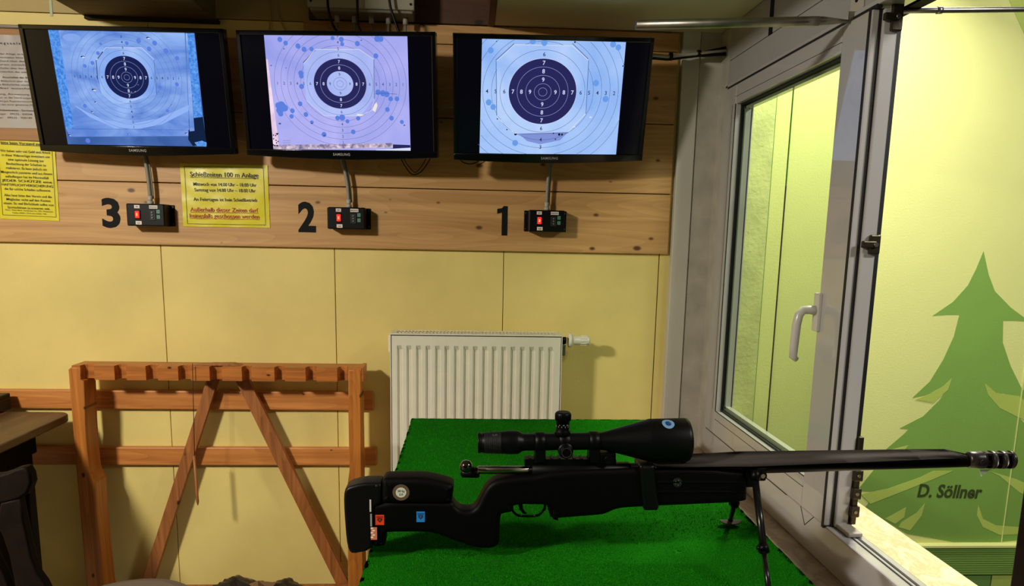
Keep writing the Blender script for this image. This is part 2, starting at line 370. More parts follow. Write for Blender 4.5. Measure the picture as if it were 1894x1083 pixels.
# ------------------------------------------------------------------ window
XF = .870; XO = .935
win = bpy.data.objects.new('window_1', None); C.objects.link(win); win['kind'] = 'structure'; win.location = (XF, 1.6, SILL); win['_base'] = (XF, 1.6, SILL)
FB = EYE-.690
b = MB()
b.box((XF, WY0, SILL), (XO, WY1, FB), M_pvc, .004)
b.box((XF, WY1-.028, FB), (XO, WY1, WZ1), M_pvc, .004)
b.box((XF, WY0, WZ1-.012), (XO, WY1, WZ1), M_pvc, .002)
b.box((XF, WY0, FB), (XO, WY0+.06, WZ1-.012), M_pvc, .004)
b.build('window_frame', win)
b = MB(); b.box((XF+.028, WY0+.06, FB-.002), (XF+.031, 1.66, FB+.002), M_rubber); b.box((XF+.040, WY0+.06, FB-.002), (XF+.046, 1.66, FB+.0015), M_rubber)
b.build('gasket', win)
b = MB(); b.box((XF-.0015, WY1-.0335, EYE-.69), (XF+.01, WY1-.0275, WZ1-.011), M_rubber); b.box((XF-.0015, 1.90, EYE-.6925), (XF+.01, WY1-.028, EYE-.6865), M_rubber); b.box((XF-.0015, 1.66, EYE+.4935), (XF+.01, WY1-.028, EYE+.5015), M_rubber); b.build('sash_gap', win)
SY0, SY1, SZ0, SZ1 = 1.672, 2.605, EYE-.688, EYE+.494       # casement
ST = 1.800
b = MB()
b.box((XF-.006, SY0, SZ0), (XO-.008, ST, SZ1), M_pvc, .004)
b.box((XF-.006, SY1-.10, SZ0), (XO-.008, SY1, SZ1), M_pvc, .004)
b.box((XF-.006, ST, SZ0), (XO-.008, SY1-.10, SZ0+.085), M_pvc, .004)
b.box((XF-.006, ST, SZ1-.062), (XO-.008, SY1-.10, SZ1), M_pvc, .004)
sash = b.build('sash', win)
b = MB()
gy0, gy1, gz0, gz1 = ST, SY1-.10, SZ0+.085, SZ1-.062
for (a0, a1, c0, c1) in ((gy1, gy1+.0022, gz0-.0, gz1), (gy0, gy1, gz0-.0022, gz0), (gy0, gy1, gz0-.030, gz0-.0285), (gy0, gy1, gz1+.022, gz1+.0232), (gy1+.028, gy1+.0292, gz0, gz1)): b.box((XF-.0066, a0, c0), (XF-.004, a1, c1), M_rubber)
for (a0, a1, c0, c1) in ((gy0, gy0+.006, gz0, gz1), (gy1-.006, gy1, gz0, gz1), (gy0, gy1, gz0, gz0+.006), (gy0, gy1, gz1-.006, gz1)):
    b.box((XF+.012, a0, c0), (XF+.05, a1, c1), M_rubber)
b.build('glazing_gasket', win)
b = MB()
for (a0, a1, c0, c1) in ((gy1-.022, gy1-.010, gz0+.01, gz1-.01), (gy0+.006, gy1-.006, gz0+.006, gz0+.020), (gy0+.006, gy1-.006, gz1-.018, gz1-.010)):
    b.box((XF+.022, a0, c0), (XF+.04, a1, c1), M_pvc)
b.build('spacer_bar', win)
b = MB(); b.box((XF+.018, gy0, gz0), (XF+.021, gy1, gz1), M_glass); b.build('window_pane', win)
b = MB()
b.box((XF-.0065, SY0+.002, SZ0-.006), (XO, SY0+.012, SZ1+.002), M_rubber)
b.build('sash_seal', win)
b = MB(); b.box((XF+.017, SY0-.010, SZ0), (XF+.050, SY0+.001, SZ1), M_pvc, .003); b.build('meeting_stile', win)
b = MB(); b.box((XF+.010, SY0-.003, SZ0), (XF+.016, SY0+.002, SZ1), M_rubber); b.box((XF+.051, SY0-.004, SZ0), (XF+.058, SY0+.002, SZ1), M_rubber); b.build('stile_gasket', win)
for za, zb in ((onX(1635, 75, .93).z, onX(1635, 28, .93).z), (onX(1587, 468, .93).z, onX(1587, 434, .93).z)):
    b = MB(); b.box((XF+.030, SY0-.020, za), (XF+.055, SY0-.010, zb), M_hw, .003)
    zc = (za+zb)/2; b.box((XF+.012, SY0-.024, zc-.008), (XF+.045, SY0-.012, zc+.008), M_hw, .003); b.tube([(XF+.042, SY0-.026, zc), (XF+.042, SY0-.018, zc)], .005, M_metal)
    b.build('striker_plate', win)
b = MB(); za, zb = SZ0+.01, EYE-.46
b.box((XF+.051, SY0-.018, za), (XF+.064, SY0-.002, zb), M_hw, .002)
for k in range(4):
    z = za+.02+k*.045; b.box((XF+.046, SY0-.024, z), (XF+.068, SY0-.01, z+.028), M_hw, .003); b.tube([(XF+.057, SY0-.026, z+.014), (XF+.057, SY0-.02, z+.014)], .004, M_metal)
b.build('lock_rail', win)
b = MB(); b.box((XF+.02, SY0-.07, FB+.001), (XF+.055, SY0-.005, FB+.012), M_gray, .003); b.build('end_cap', win)
# handle
b = MB(); hp = onX(1519, 576, XF-.006)
b.box((XF-.016, hp.y-.002, hp.z-.05), (XF-.005, hp.y+.026, hp.z+.045), M_pvc2, .003)
hy = hp.y+.012
xs = [(XF-.006, 0), (XF-.030, .003), (XF-.046, .002), (XF-.056, -.010), (XF-.060, -.035), (XF-.062, -.09), (XF-.062, -.115), (XF-.052, -.122)]
b.tube([(x, hy, hp.z+dz) for x, dz in xs], [.012, .011, .011, .011, .011, .0105, .010, .007], M_pvc2, 14)
b.build('window_handle', win)
b = MB()
for p, q in (((1483, 912), (1488, 970)), ((1488, 970), (1505, 953))):
    A, B_ = onX(*p, XF-.0005), onX(*q, XF-.0005); A.x = B_.x = XF-.0004; A.z = min(A.z, FB-.001); B_.z = min(B_.z, FB-.001)
    b.tube([A, B_], .0009, M_rubber, 6)
b.build('weld_seam', win)

# ------------------------------------------------------------------ outside
YO = 2.90
b = MB()
b.box((XW+.13, YO, -1.0), (4.2, YO+.15, EYE+2.0), M_green_out)
xa, xb, xc = onY(1413, 456, YO).x, onY(1449, 400, YO).x, onY(1360, 456, YO).x
b.box((XW+.13, YO-.02, -1.0), (xa, YO+.01, EYE+2.0), M_green_plaster, .002)
b.box((xa, YO-.010, -1.0), (xb-.006, YO+.01, EYE+2.0), M_green_out, .002)
b.box((xb-.006, YO-.011, -1.0), (xb-.001, YO+.01, EYE+.2), M_gap)
b.box((xb-.003, YO-.0115, EYE+.2), (xb-.001, YO, EYE+2.0), M_tree3); b.box((xa-.001, YO-.0205, -1.0), (xa+.0008, YO, EYE+2.0), M_tree3)
for px, py_ in ((1590, 700), (1862, 930)):
    x = onY(px, py_, YO).x; b.box((x-.0035, YO-.004, -.0 if px < 1700 else onY(1800, 1003, YO).z), (x, YO+.01, EYE+2.0), M_green_out); b.box((x, YO-.0008, .0), (x+.0022, YO+.01, EYE+2.0), M_tree3)
zp, zq, zr = onY(1800, 1003, YO).z, onY(1800, 1058, YO).z, onY(1800, 998, YO).z
b.box((xb, YO-.03, zp-.012), (4.2, YO+.01, zp), M_green_out, .002)
for k in range(12):
    z0 = zq+(zp-.014-zq)*k/12; z1 = zq+(zp-.014-zq)*(k+1)/12; b.box((xb, YO-.024, z0+.001), (4.2, YO+.01, z1-.001), M_tree, .001)
b.box((xb, YO-.020, -1.0), (onY(1826, 1070, YO).x, YO+.01, zq-.006), M_tree3); b.box((onY(1828, 1070, YO).x, YO-.020, -1.0), (4.2, YO+.01, zq-.006), M_tree2)
wo = struct(b.build('wall_outside'))
def Zm(pts): return [(1420+x*.6124, 420+y*.6124) for x, y in pts]
def paint(name, layers):
    b = MB()
    for i, (pts, m, d) in enumerate(layers): b.prism([onY(x, y, YO-d) for x, y in Zm(pts)], (0, .0006, 0), m)
    o = b.build(name); o.parent = wo; return o
treeL = [(652, 72), (630, 125), (605, 175), (560, 225), (498, 267), (540, 264), (579, 264), (562, 330), (530, 400), (490, 465), (437, 515), (475, 508), (515, 492), (545, 482), (520, 520), (470, 570), (398, 607), (425, 610), (410, 625), (355, 672), (330, 720), (270, 795), (330, 800), (290, 850), (330, 870), (420, 925)]
axis_x = lambda y: 652-(y-72)*.062
treeR = [(2*axis_x(y)-x+(10 if 200 < y < 270 else 0), y+18) for x, y in treeL[::-1]]
paint('painted_fir_tree', [
    (treeL+[(560, 950), (700, 950)]+treeR[:-1], M_tree, .0010),
    ([(556, 456), (545, 490), (500, 530), (445, 520), (480, 508), (530, 480)], M_tree2, .0018),
    ([(425, 658), (400, 690), (330, 720), (300, 700), (370, 672)], M_tree2, .0018),
    ([(560, 735), (500, 760), (400, 800), (310, 835), (280, 805), (360, 790), (460, 755), (500, 735)], M_tree2, .0018),
    ([(475, 832), (465, 870), (430, 915), (395, 905), (405, 890), (450, 862)], M_tree2, .0018),
    ([(418, 845), (412, 875), (385, 895), (355, 880)], M_tree2, .0018),
    ([(636, 838), (650, 880), (690, 900), (760, 905), (800, 925), (700, 928), (650, 905), (632, 870)], M_tree2, .0018),
    ([(668, 735), (700, 750), (760, 800), (820, 825), (820, 790), (750, 760)], M_tree2, .0018),
    ([(655, 470), (690, 500), (760, 510), (820, 560), (820, 600), (760, 575), (700, 545), (665, 505)], M_tree2, .0018)])
b = MB(); A, B_ = onY(1695, 918, YO-.0022), onY(1828, 921, YO-.0022); u = (B_-A).normalized()
b.text('D. Söllner', A, (u+Z3*.0).normalized(), (Z3+X3*.12), (B_-A).length/4.0, M_letter, 'LEFT', .03, .87)
o = b.build('painted_name'); o.parent = wo
b = MB()
q = [onY(x, y, YO-.001) for x, y in ((1850, -30), (1866, 0), (1894, 62), (1960, 160), (2200, 300), (2200, -60))]
b.prism(q, (0, .0006, 0), M_tree2); o = b.build('painted_patch'); o.parent = wo
# ledge outside
b = MB(); LZ = EYE-.72; lx = onZ(1700, 1006, LZ).x
b.box((XO, -.3, LZ-.03), (lx, D+.12, LZ), M_ledge, .002); struct(b.build('trim_7'))
struct(MB().box((XW+.12, -1.6, -1.1), (4.3, YO, -1.0), M_floor).build('ground'))
b = MB(); A = onX(1867, 1083, 1.02)
b.box((1.02, A.y-.12, -.9), (1.12, A.y-.0, EYE+.10), M_dark, .004); tag(b.build('wooden_post', loc=(1.07, A.y-.06, -1.0)), 'brown wooden post outside the window at the right edge', 'post')
# aluminium pole outside
A, B_ = onY(1643, 20, 1.72), onY(1950, 17, 1.72)
t = thing('metal_rod', 'thin metal rod outside, running past the top of the yellow-green wall', 'rod', tuple(A))
b = MB(); b.tube([A, A+(B_-A)*.33, B_+(B_-A)*.6], .0052*1.15, M_metal, 14); b.build('rod', t)
b = MB(); mid = A+(B_-A)*.29; b.tube([mid, mid+(B_-A)*.03], .0078, M_metal, 14); b.build('coupling', t)

# ------------------------------------------------------------------ folded tube by the ceiling
BY = onX(1570, 30, XW-.02).y
A, B_ = onY(1176, 46, BY), onY(1560, 38, BY)
t = thing('metal_tube', 'round aluminium tube reaching left from a bracket above the window', 'tube', tuple(B_))
b = MB(); b.tube([A, A+(B_-A)*.8, A+(B_-A)*.88], .0105, M_metal, 20); b.build('tube', t)
b = MB(); b.tube([A+(B_-A)*.8, A+(B_-A)*.9, B_+Vector((.012, 0, -.001))], [.0105, .0095, .003], M_metal, 20); b.build('flattened_end', t)
b = MB(); b.box((XW-.004, BY-.03, B_.z-.004), (XW-.0005, BY+.03, B_.z+.09), M_gray, .001); b.box((XW-.02, BY-.002, B_.z-.006), (XW-.002, BY+.002, B_.z+.02), M_metal)
for dz in (.045, .07): b.tube([(XW-.0065, BY, B_.z+dz), (XW-.003, BY, B_.z+dz)], .005, M_black)
b.build('wall_bracket', t)

# ------------------------------------------------------------------ wall rails
for (xa, xb, ya, yb, lab) in ((-60, 691, 723, 757, 'upper of two orange pine wall rails behind the gun rack'), (48, 697, 827, 860, 'lower of two orange pine wall rails behind the gun rack')):
    a, c = onY(xa, ya, D-.022), onY(xb, yb, D-.022)
    zt = onY(400, ya, D-.022).z; zb_ = onY(400, yb, D-.022).z
    o = MB().box((a.x, D-.024, zb_), (c.x, D-.0005, zt), M_rail, .004).build('wall_rail', loc=((a.x+c.x)/2, D-.012, zb_)); tag(o, lab, 'rail')

# ------------------------------------------------------------------ TV screens
def tv(center, yaw, tilt, roll, label, draw):
    r, d, f = basis(yaw, tilt, roll); R3 = Matrix((r, f, -d)).transposed()
    c = up(Vector(center)); t = thing('television', label, 'television', tuple(c), 'televisions over the shooting stand', R3)
    W, H = .643, .386; inv = R3.inverted()
    def loc(x, y, dep=0.0):          # picture ray met with the plane of this screen
        rr = ray(x, y); o = Vector((0, 0, EYE)); n = f
        k = (c-o).dot(n)/rr.dot(n); p = inv @ (o+rr*k-c); return Vector((p.x, -.0062-dep, p.z))
    b = MB(); bz = .014
    b.box((-W/2, -.006, -H/2), (-W/2+bz, .03, H/2), M_bezel, .002); b.box((W/2-bz, -.006, -H/2), (W/2, .03, H/2), M_bezel, .002)
    b.box((-W/2, -.006, H/2-bz), (W/2, .03, H/2), M_bezel, .002)
    n = 24; pts = [(-W/2, -.008, -H/2+.020), (W/2, -.008, -H/2+.020)]+[(W/2-W*k/n, -.008, -H/2-.010*math.sin(PI*k/n)) for k in range(n+1)]
    b.prism([Vector(p) for p in pts], (0, .038, 0), M_bezel, .002); b.build('bezel', t)
    b = MB(); b.text('SAMSUNG', Vector((0, -.0086, -H/2+.003)), X3, Z3, .0115, M_logo, off=.01, space=1.15); b.build('logo', t)
    b = MB(); b.box((-W/2+.012, -.001, -H/2+.018), (W/2-.012, .004, H/2-.012), M_panel); b.build('screen', t)
    b = MB(); b.box((-W/2+.01, .03, -H/2+.01), (W/2-.01, .045, H/2-.01), M_black, .006); b.box((-.2, .045, -.13), (.2, .058, .1), M_black, .006); b.build('back_shell', t)
    # support arm straight back to the wall
    b = MB(); back = R3 @ Vector((0, .055, 0))+c; wallp = Vector((back.x, D-.02, back.z))
    for P in ((inv @ (back-c)), ): b.tube([P, inv @ (wallp-c)], .018, M_black, 12)
    b.box((-.06, .056, -.06), (.06, .062, .06), M_black, .002); b.build('wall_mount', t)
    b = MB(); draw(b, loc); b.build('screen_image', t)
    return t, loc
def inside(p, Q):
    s = 0
    for i in range(len(Q)):
        a, c = Q[i], Q[(i+1) % len(Q)]; cr = (c.x-a.x)*(p.z-a.z)-(c.z-a.z)*(p.x-a.x)
        if cr > 0: s += 1
        elif cr < 0: s -= 1
    return abs(s) == len(Q)
def at_dep(p, dep): return Vector((p.x, -.0062+.0045-dep, p.z))
def quad(b, loc, pts, m, dep):
    b.poly([at_dep(loc(*p), dep) for p in pts], m)
def rings(b, loc, c, ex, ey, units, m, dep, Q, wd=.00045, clip=None):
    o = loc(*c); rx = (loc(*ex[1])-loc(*ex[0])).length/2; rz = (loc(*ey[1])-loc(*ey[0])).length/2
    for k in units:
        seg = 96
        for i in range(seg):
            a0, a1 = 2*PI*i/seg, 2*PI*(i+1)/seg
            pt = lambda a, dr: Vector((o.x+math.cos(a)*(rx*k/4+dr), -.0062+.0045-dep, o.z+math.sin(a)*(rz*k/4+dr)))
            if inside(pt((a0+a1)/2, 0), Q) and (clip is None or clip(k, (a0+a1)/2)): b.poly([pt(a0, -wd), pt(a1, -wd), pt(a1, wd), pt(a0, wd)], m)
    return o, rx, rz
def digits(b, o, rx, rz, items, m, dep, size, Q):
    for s, dx, dz in items:
        p = Vector((o.x+dx*rx/4, -.0062+.0045-dep, o.z+dz*rz/4))
        if inside(p, Q): b.text(s, p-Z3*size*.36, X3, Z3, size, m, off=.012)
def ell(b, loc, x, y, rx, m, dep, ry=None):
    p = at_dep(loc(x, y), dep); q = at_dep(loc(x+rx, y), dep); r = (q-p).length; b.disc(p, X3, Z3, r, r*(ry or 1), m, 14)
E_navy = flat_emit('screen_navy', rgb(40, 40, 92)); E_navy1 = flat_emit('screen_deep_navy', rgb(26, 34, 84)); E_line = flat_emit('screen_ring_grey', rgb(74, 88, 130)); E_lineW = flat_emit('screen_ring_pale', rgb(150, 160, 210))
E_whi = flat_emit('screen_white', rgb(214, 222, 250)); E_cream = flat_emit('screen_cream', rgb(236, 232, 220)); E_blot = flat_emit('screen_blot', rgb(92, 128, 222)); E_blot3 = flat_emit('screen_blot_cyan', rgb(104, 156, 232)); E_blk = flat_emit('screen_black', rgb(14, 18, 40))
def z1(pts): return [(x/3.609, y/3.609) for x, y in pts]
def z2(pts): return [(430+x/3.283, y/3.283) for x, y in pts]
def z3(pts): return [(810+x/3.282, y/3.282) for x, y in pts]
def outline(b, loc, pts, m, dep, r=.0006):
    P = [at_dep(loc(*p), dep) for p in pts]
    for i in range(len(P)-1):
        a, c = P[i], P[i+1]; n_ = Vector((-(c.z-a.z), 0, c.x-a.x)).normalized()*r; b.poly([a-n_, c-n_, c+n_, a+n_], m)
def cross(ls, horiz=None):
    it = []
    for k in ls:
        d = 10.5-k; it += [(str(k), d, 0), (str(k), -d, 0), (str(k), 0, d), (str(k), 0, -d)]
    return it
def draw1(b, loc):
    A = screen_mat('screen_blue_sheet', rgb(92, 132, 214), rgb(150, 184, 246), 7, 1, (1, 1, 2.2)); Bm = screen_mat('screen_blue_mesh', rgb(52, 120, 216), rgb(110, 170, 244), 120); Cm = screen_mat('screen_dark_blue', rgb(58, 92, 160), rgb(84, 120, 190), 8)
    Oc = screen_mat('screen_patch_blue', rgb(120, 160, 236), rgb(176, 204, 252), 6)
    q = z1([(323, 200), (1300, 222), (1380, 978), (455, 962)]); quad(b, loc, q, Cm, 0)
    quad(b, loc, z1([(323, 200), (395, 202), (497, 858), (443, 860)]), Bm, .0003); quad(b, loc, z1([(443, 860), (1265, 868), (1267, 907), (470, 912)]), A, .0003)
    quad(b, loc, z1([(1250, 222), (1298, 222), (1352, 780), (1297, 786)]), Bm, .0003); quad(b, loc, z1([(1262, 790), (1356, 780), (1380, 950), (1290, 975), (1258, 930)]), flat_emit('screen_shadow_blue', rgb(20, 34, 66)), .0004)
    quad(b, loc, z1([(1300, 950), (1350, 938), (1380, 950), (1380, 976), (1320, 976)]), Bm, .0005)
    quad(b, loc, z1([(1240, 222), (1252, 222), (1300, 872), (1268, 876)]), A, .0005)
    S = z1([(393, 202), (1235, 220), (1265, 866), (497, 858)]); quad(b, loc, S, A, .0006); Q = [loc(*p) for p in S]
    quad(b, loc, z1([(600, 780), (760, 850), (930, 858), (1080, 830), (1260, 740), (1262, 700), (1060, 790), (880, 825), (700, 800), (520, 720), (500, 700)]), flat_emit('screen_highlight', rgb(146, 180, 246)), .0007)
    for x, y, w_ in ((480, 250, 60), (520, 330, 46), (640, 600, 50), (1180, 560, 40)): ell(b, loc, x/3.609, y/3.609, w_/3.609, flat_emit('screen_pale_cloud', rgb(134, 166, 236)), .0007, .4)
    o, rx, rz = rings(b, loc, (235.5, 143), ((195.3, 143), (275.9, 143)), ((235, 102.5), (236, 180.6)), (5, 6, 7, 8, 9, 10), E_line, .0011, Q, .0003)
    oc = z1([(710, 318), (948, 318), (1030, 395), (1045, 630), (960, 655), (830, 690), (760, 690), (680, 630), (645, 400)]); quad(b, loc, oc, Oc, .0009)
    outline(b, loc, z1([(645, 400), (710, 318), (948, 318), (1030, 395)]), E_whi, .0012); outline(b, loc, z1([(1030, 400), (1048, 630)]), E_line, .0012); outline(b, loc, z1([(645, 400), (655, 530)]), E_blk, .0012, .0009); outline(b, loc, z1([(690, 345), (655, 392)]), E_blk, .0013, .0011)
    b.disc(at_dep(o, .0014), X3, Z3, rx, rz, E_navy1, 72)
    rings(b, loc, (235.5, 143), ((195.3, 143), (275.9, 143)), ((235, 102.5), (236, 180.6)), (.5, 1, 2, 3), E_lineW, .0016, Q, .0004)
    rings(b, loc, (235.5, 143), ((195.3, 143), (275.9, 143)), ((235, 102.5), (236, 180.6)), (5,), E_line, .0014, Q, .0003)
    digits(b, o, rx, rz, cross((7, 8, 9)), E_whi, .0018, .0135, Q); digits(b, o, rx, rz, cross((1, 2, 3, 4, 5, 6)), E_navy, .0018, .0105, Q)
    rr = random.Random(3)
    for x, y, r in ((928, 272, 16), (1035, 288, 16), (1110, 340, 17), (998, 327, 15), (675, 292, 9), (657, 355, 12), (1070, 583, 13), (1183, 563, 13), (1120, 738, 11), (849, 288, 12), (570, 706, 13), (1185, 388, 14), (620, 420, 13), (570, 440, 12), (590, 938, 16)): ell(b, loc, x/3.609, y/3.609, r/3.609, E_blot, .0013)
    for x, y, r in ((990, 252, 12), (555, 378, 14), (630, 598, 15), (640, 680, 8), (618, 745, 8), (858, 893, 4), (1245, 888, 9), (466, 900, 8), (875, 610, 5), (900, 606, 5), (920, 562, 4), (1147, 700, 5), (852, 658, 4), (815, 675, 3)):
        ell(b, loc, x/3.609, y/3.609, r/3.609, E_blk, .0015, .35); ell(b, loc, (x+5)/3.609, (y+4)/3.609, r*.7/3.609, E_whi, .0016, .4)
def draw2(b, loc):
    A = screen_mat('screen_lavender_sheet', rgb(150, 158, 232), rgb(184, 182, 248), 5); Oc = screen_mat('screen_patch_lavender', rgb(160, 176, 240), rgb(184, 198, 250), 6)
    S = z2([(192, 213), (1062, 216), (1082, 914), (250, 905)]); quad(b, loc, S, A, 0); Q = [loc(*p) for p in S]
    quad(b, loc, z2([(205, 360), (215, 360), (285, 890), (250, 900)]), screen_mat('screen_pink_edge', rgb(226, 196, 226), rgb(250, 226, 240), 20), .0003)
    quad(b, loc, z2([(250, 880), (975, 868), (975, 895), (430, 905), (252, 905)]), screen_mat('screen_ragged_edge', rgb(120, 110, 150), rgb(236, 214, 226), 60), .0004)
    quad(b, loc, z2([(975, 876), (1080, 880), (1082, 914), (880, 912), (975, 900)]), E_navy, .0004); quad(b, loc, z2([(872, 908), (1082, 896), (1082, 914), (872, 912)]), E_whi, .0006)
    g = ((629.5, 155), ((580.8, 154), (678.2, 154)), ((629, 106.6), (630, 199.5)))
    o, rx, rz = rings(b, loc, *g, (5, 6, 7, 8, 9, 10), E_line, .0008, Q, .0004)
    oc = z2([(505, 300), (770, 300), (860, 360), (862, 600), (780, 703), (560, 703), (450, 610), (440, 500), (434, 385)]); quad(b, loc, oc, Oc, .0010)
    outline(b, loc, z2([(434, 385), (505, 300), (770, 300), (860, 360)]), E_cream, .0013); outline(b, loc, z2([(430, 382), (505, 303)]), E_blk, .0012, .0009); outline(b, loc, z2([(860, 360), (862, 600)]), E_line, .0012, .0008)
    outline(b, loc, z2([(862, 600), (845, 670), (780, 703), (560, 703), (450, 610)]), E_whi, .0012, .0006)
    quad(b, loc, z2([(875, 620), (882, 640), (868, 680), (850, 668), (862, 635)]), E_cream, .0014); quad(b, loc, z2([(760, 690), (800, 696), (790, 703), (755, 701)]), E_cream, .0014)
    b.disc(at_dep(o, .0014), X3, Z3, rx, rz, E_navy, 72); rings(b, loc, *g, (4, 3), E_lineW, .0016, Q, .0005)
    b.disc(at_dep(o, .0016), X3, Z3, rx*.5, rz*.5, Oc, 60); rings(b, loc, *g, (.5, 1, 5), E_line, .0018, Q, .0004)
    it = cross((7, 8)); digits(b, o, rx, rz, it, E_whi, .0020, .0135, Q); digits(b, o, rx, rz, cross((1, 2, 3, 4, 5, 6, 9)), E_line, .0020, .0125, Q)
    for x, y, r in ((290, 240, 15), (325, 262, 14), (400, 280, 15), (437, 300, 15), (482, 298, 13), (663, 240, 15), (668, 268, 12), (760, 265, 15), (880, 236, 18), (902, 238, 16), (872, 340, 15), (418, 445, 16), (420, 462, 14), (422, 525, 15), (413, 630, 14), (448, 695, 14), (366, 672, 14), (361, 706, 13), (484, 742, 11), (558, 816, 15), (735, 800, 14), (700, 736, 12), (765, 718, 13), (668, 713, 18), (640, 716, 14), (942, 665, 14), (967, 717, 14), (1030, 740, 12), (1000, 600, 14), (962, 600, 14), (915, 566, 18), (938, 572, 17), (885, 560, 16), (300, 640, 24), (320, 655, 20), (290, 670, 22), (295, 690, 16), (280, 640, 18), (610, 232, 12)):
        ell(b, loc, 430+x/3.283, y/3.283, r/3.283, E_blot, .00215)
    outline(b, loc, z2([(862, 572), (900, 565), (1000, 572)]), E_line, .0023); rr = random.Random(5)
    for k in range(14): ell(b, loc, 430+(250+rr.random()*30)/3.283, (800+rr.random()*90)/3.283, 1.2, E_blk, .0007)
    for x, y, r in ((315, 297, 5), (328, 413, 4), (237, 398, 5), (290, 750, 8), (784, 245, 5), (484, 748, 6), (560, 822, 7), (1045, 760, 6)): ell(b, loc, 430+x/3.283, y/3.283, r/3.283, E_line, .0024, .6)
    for k in range(4): outline(b, loc, z2([(308, 852+k*11), (354, 852+k*11)]), E_line, .0009, .0004)
def draw3(b, loc):
    A = screen_mat('screen_sky_sheet', rgb(138, 178, 242), rgb(176, 206, 252), 4); Oc = screen_mat('screen_patch_sky', rgb(150, 186, 246), rgb(190, 214, 253), 5)
    S = z3([(268, 232), (1141, 252), (1080, 941), (252, 928)]); quad(b, loc, S, A, 0); Q = [loc(*p) for p in S]
    g = ((1003.5, 169.7), ((941, 170), (1066.5, 170)), ((1003, 107), (1002.5, 228.5)))
    o, rx, rz = rings(b, loc, *g, (5, 6, 7, 8, 9, 10), E_line, .0008, Q, .0005)
    quad(b, loc, z3([(490, 810), (790, 800), (740, 850), (620, 874), (540, 855)]), flat_emit('screen_violet_patch', rgb(128, 146, 214)), .0006)
    oc = z3([(465, 268), (815, 275), (912, 365), (895, 690), (790, 800), (475, 810), (360, 700), (357, 370)]); quad(b, loc, oc, Oc, .0010)
    outline(b, loc, z3([(357, 370), (465, 270), (815, 277), (912, 365)]), E_cream, .0013); outline(b, loc, z3([(350, 365), (462, 264)]), E_line, .0012, .0009); outline(b, loc, z3([(815, 262), (912, 358)]), E_line, .0012, .0009)
    outline(b, loc, z3([(914, 365), (897, 690)]), E_line, .0012, .0008); outline(b, loc, z3([(353, 370), (356, 700)]), E_line, .0012, .0008); outline(b, loc, z3([(895, 690), (790, 800)]), E_cream, .0013, .0007); outline(b, loc, z3([(360, 710), (470, 812)]), E_cream, .0013, .0007); outline(b, loc, z3([(475, 813), (790, 806)]), E_line, .0012)
    b.disc(at_dep(o, .0014), X3, Z3, rx, rz, E_navy, 80); rings(b, loc, *g, (.5, 1, 2, 3), E_lineW, .0016, Q, .0005); rings(b, loc, *g, (4, ), E_whi, .0016, Q, .0005); rings(b, loc, *g, (5,), E_line, .0013, Q, .0005)
    digits(b, o, rx, rz, cross((7, 8, 9)), E_whi, .0020, .0180, Q); digits(b, o, rx, rz, [i for i in cross((2, 3, 4, 5, 6)) if i[0] == '6' or i[2] == 0]+[('4', 0, -5.95), ('3', 0, -6.9)], E_navy, .0020, .0170, Q)
    for x, y, r in ((320, 305, 18), (645, 258, 19), (575, 250, 18), (1062, 268, 18), (1094, 287, 17), (958, 503, 18), (1016, 600, 18), (308, 620, 18), (335, 648, 17), (468, 866, 18)): ell(b, loc, 810+x/3.282, y/3.282, r/3.282, E_blot3, .0019)
    for x, y, r in ((355, 250, 3), (830, 255, 5), (418, 785, 4), (470, 812, 8), (735, 815, 7), (712, 843, 4), (700, 808, 4), (752, 815, 6), (360, 720, 4), (1122, 400, 4)): ell(b, loc, 810+x/3.282, y/3.282, r/3.282, E_blk, .0019)
    for x, y, r in ((825, 768, 9), (925, 710, 9), (470, 806, 7)): ell(b, loc, 810+x/3.282, y/3.282, r/3.282, E_whi, .0020, .5)
tv((-1.113, 2.601, .430), .036, -.171, -.003, 'left television, blue sheet with a small dark bullseye on an eight-sided patch', draw1)
tv((-.435, 2.567, .431), .098, -.146, -.001, 'middle television, lavender target whose dark ring has a pale centre', draw2)
tv((.260, 2.527, .430), -.066, -.291, -.026, 'right television, pale blue target with the largest solid dark bullseye', draw3)

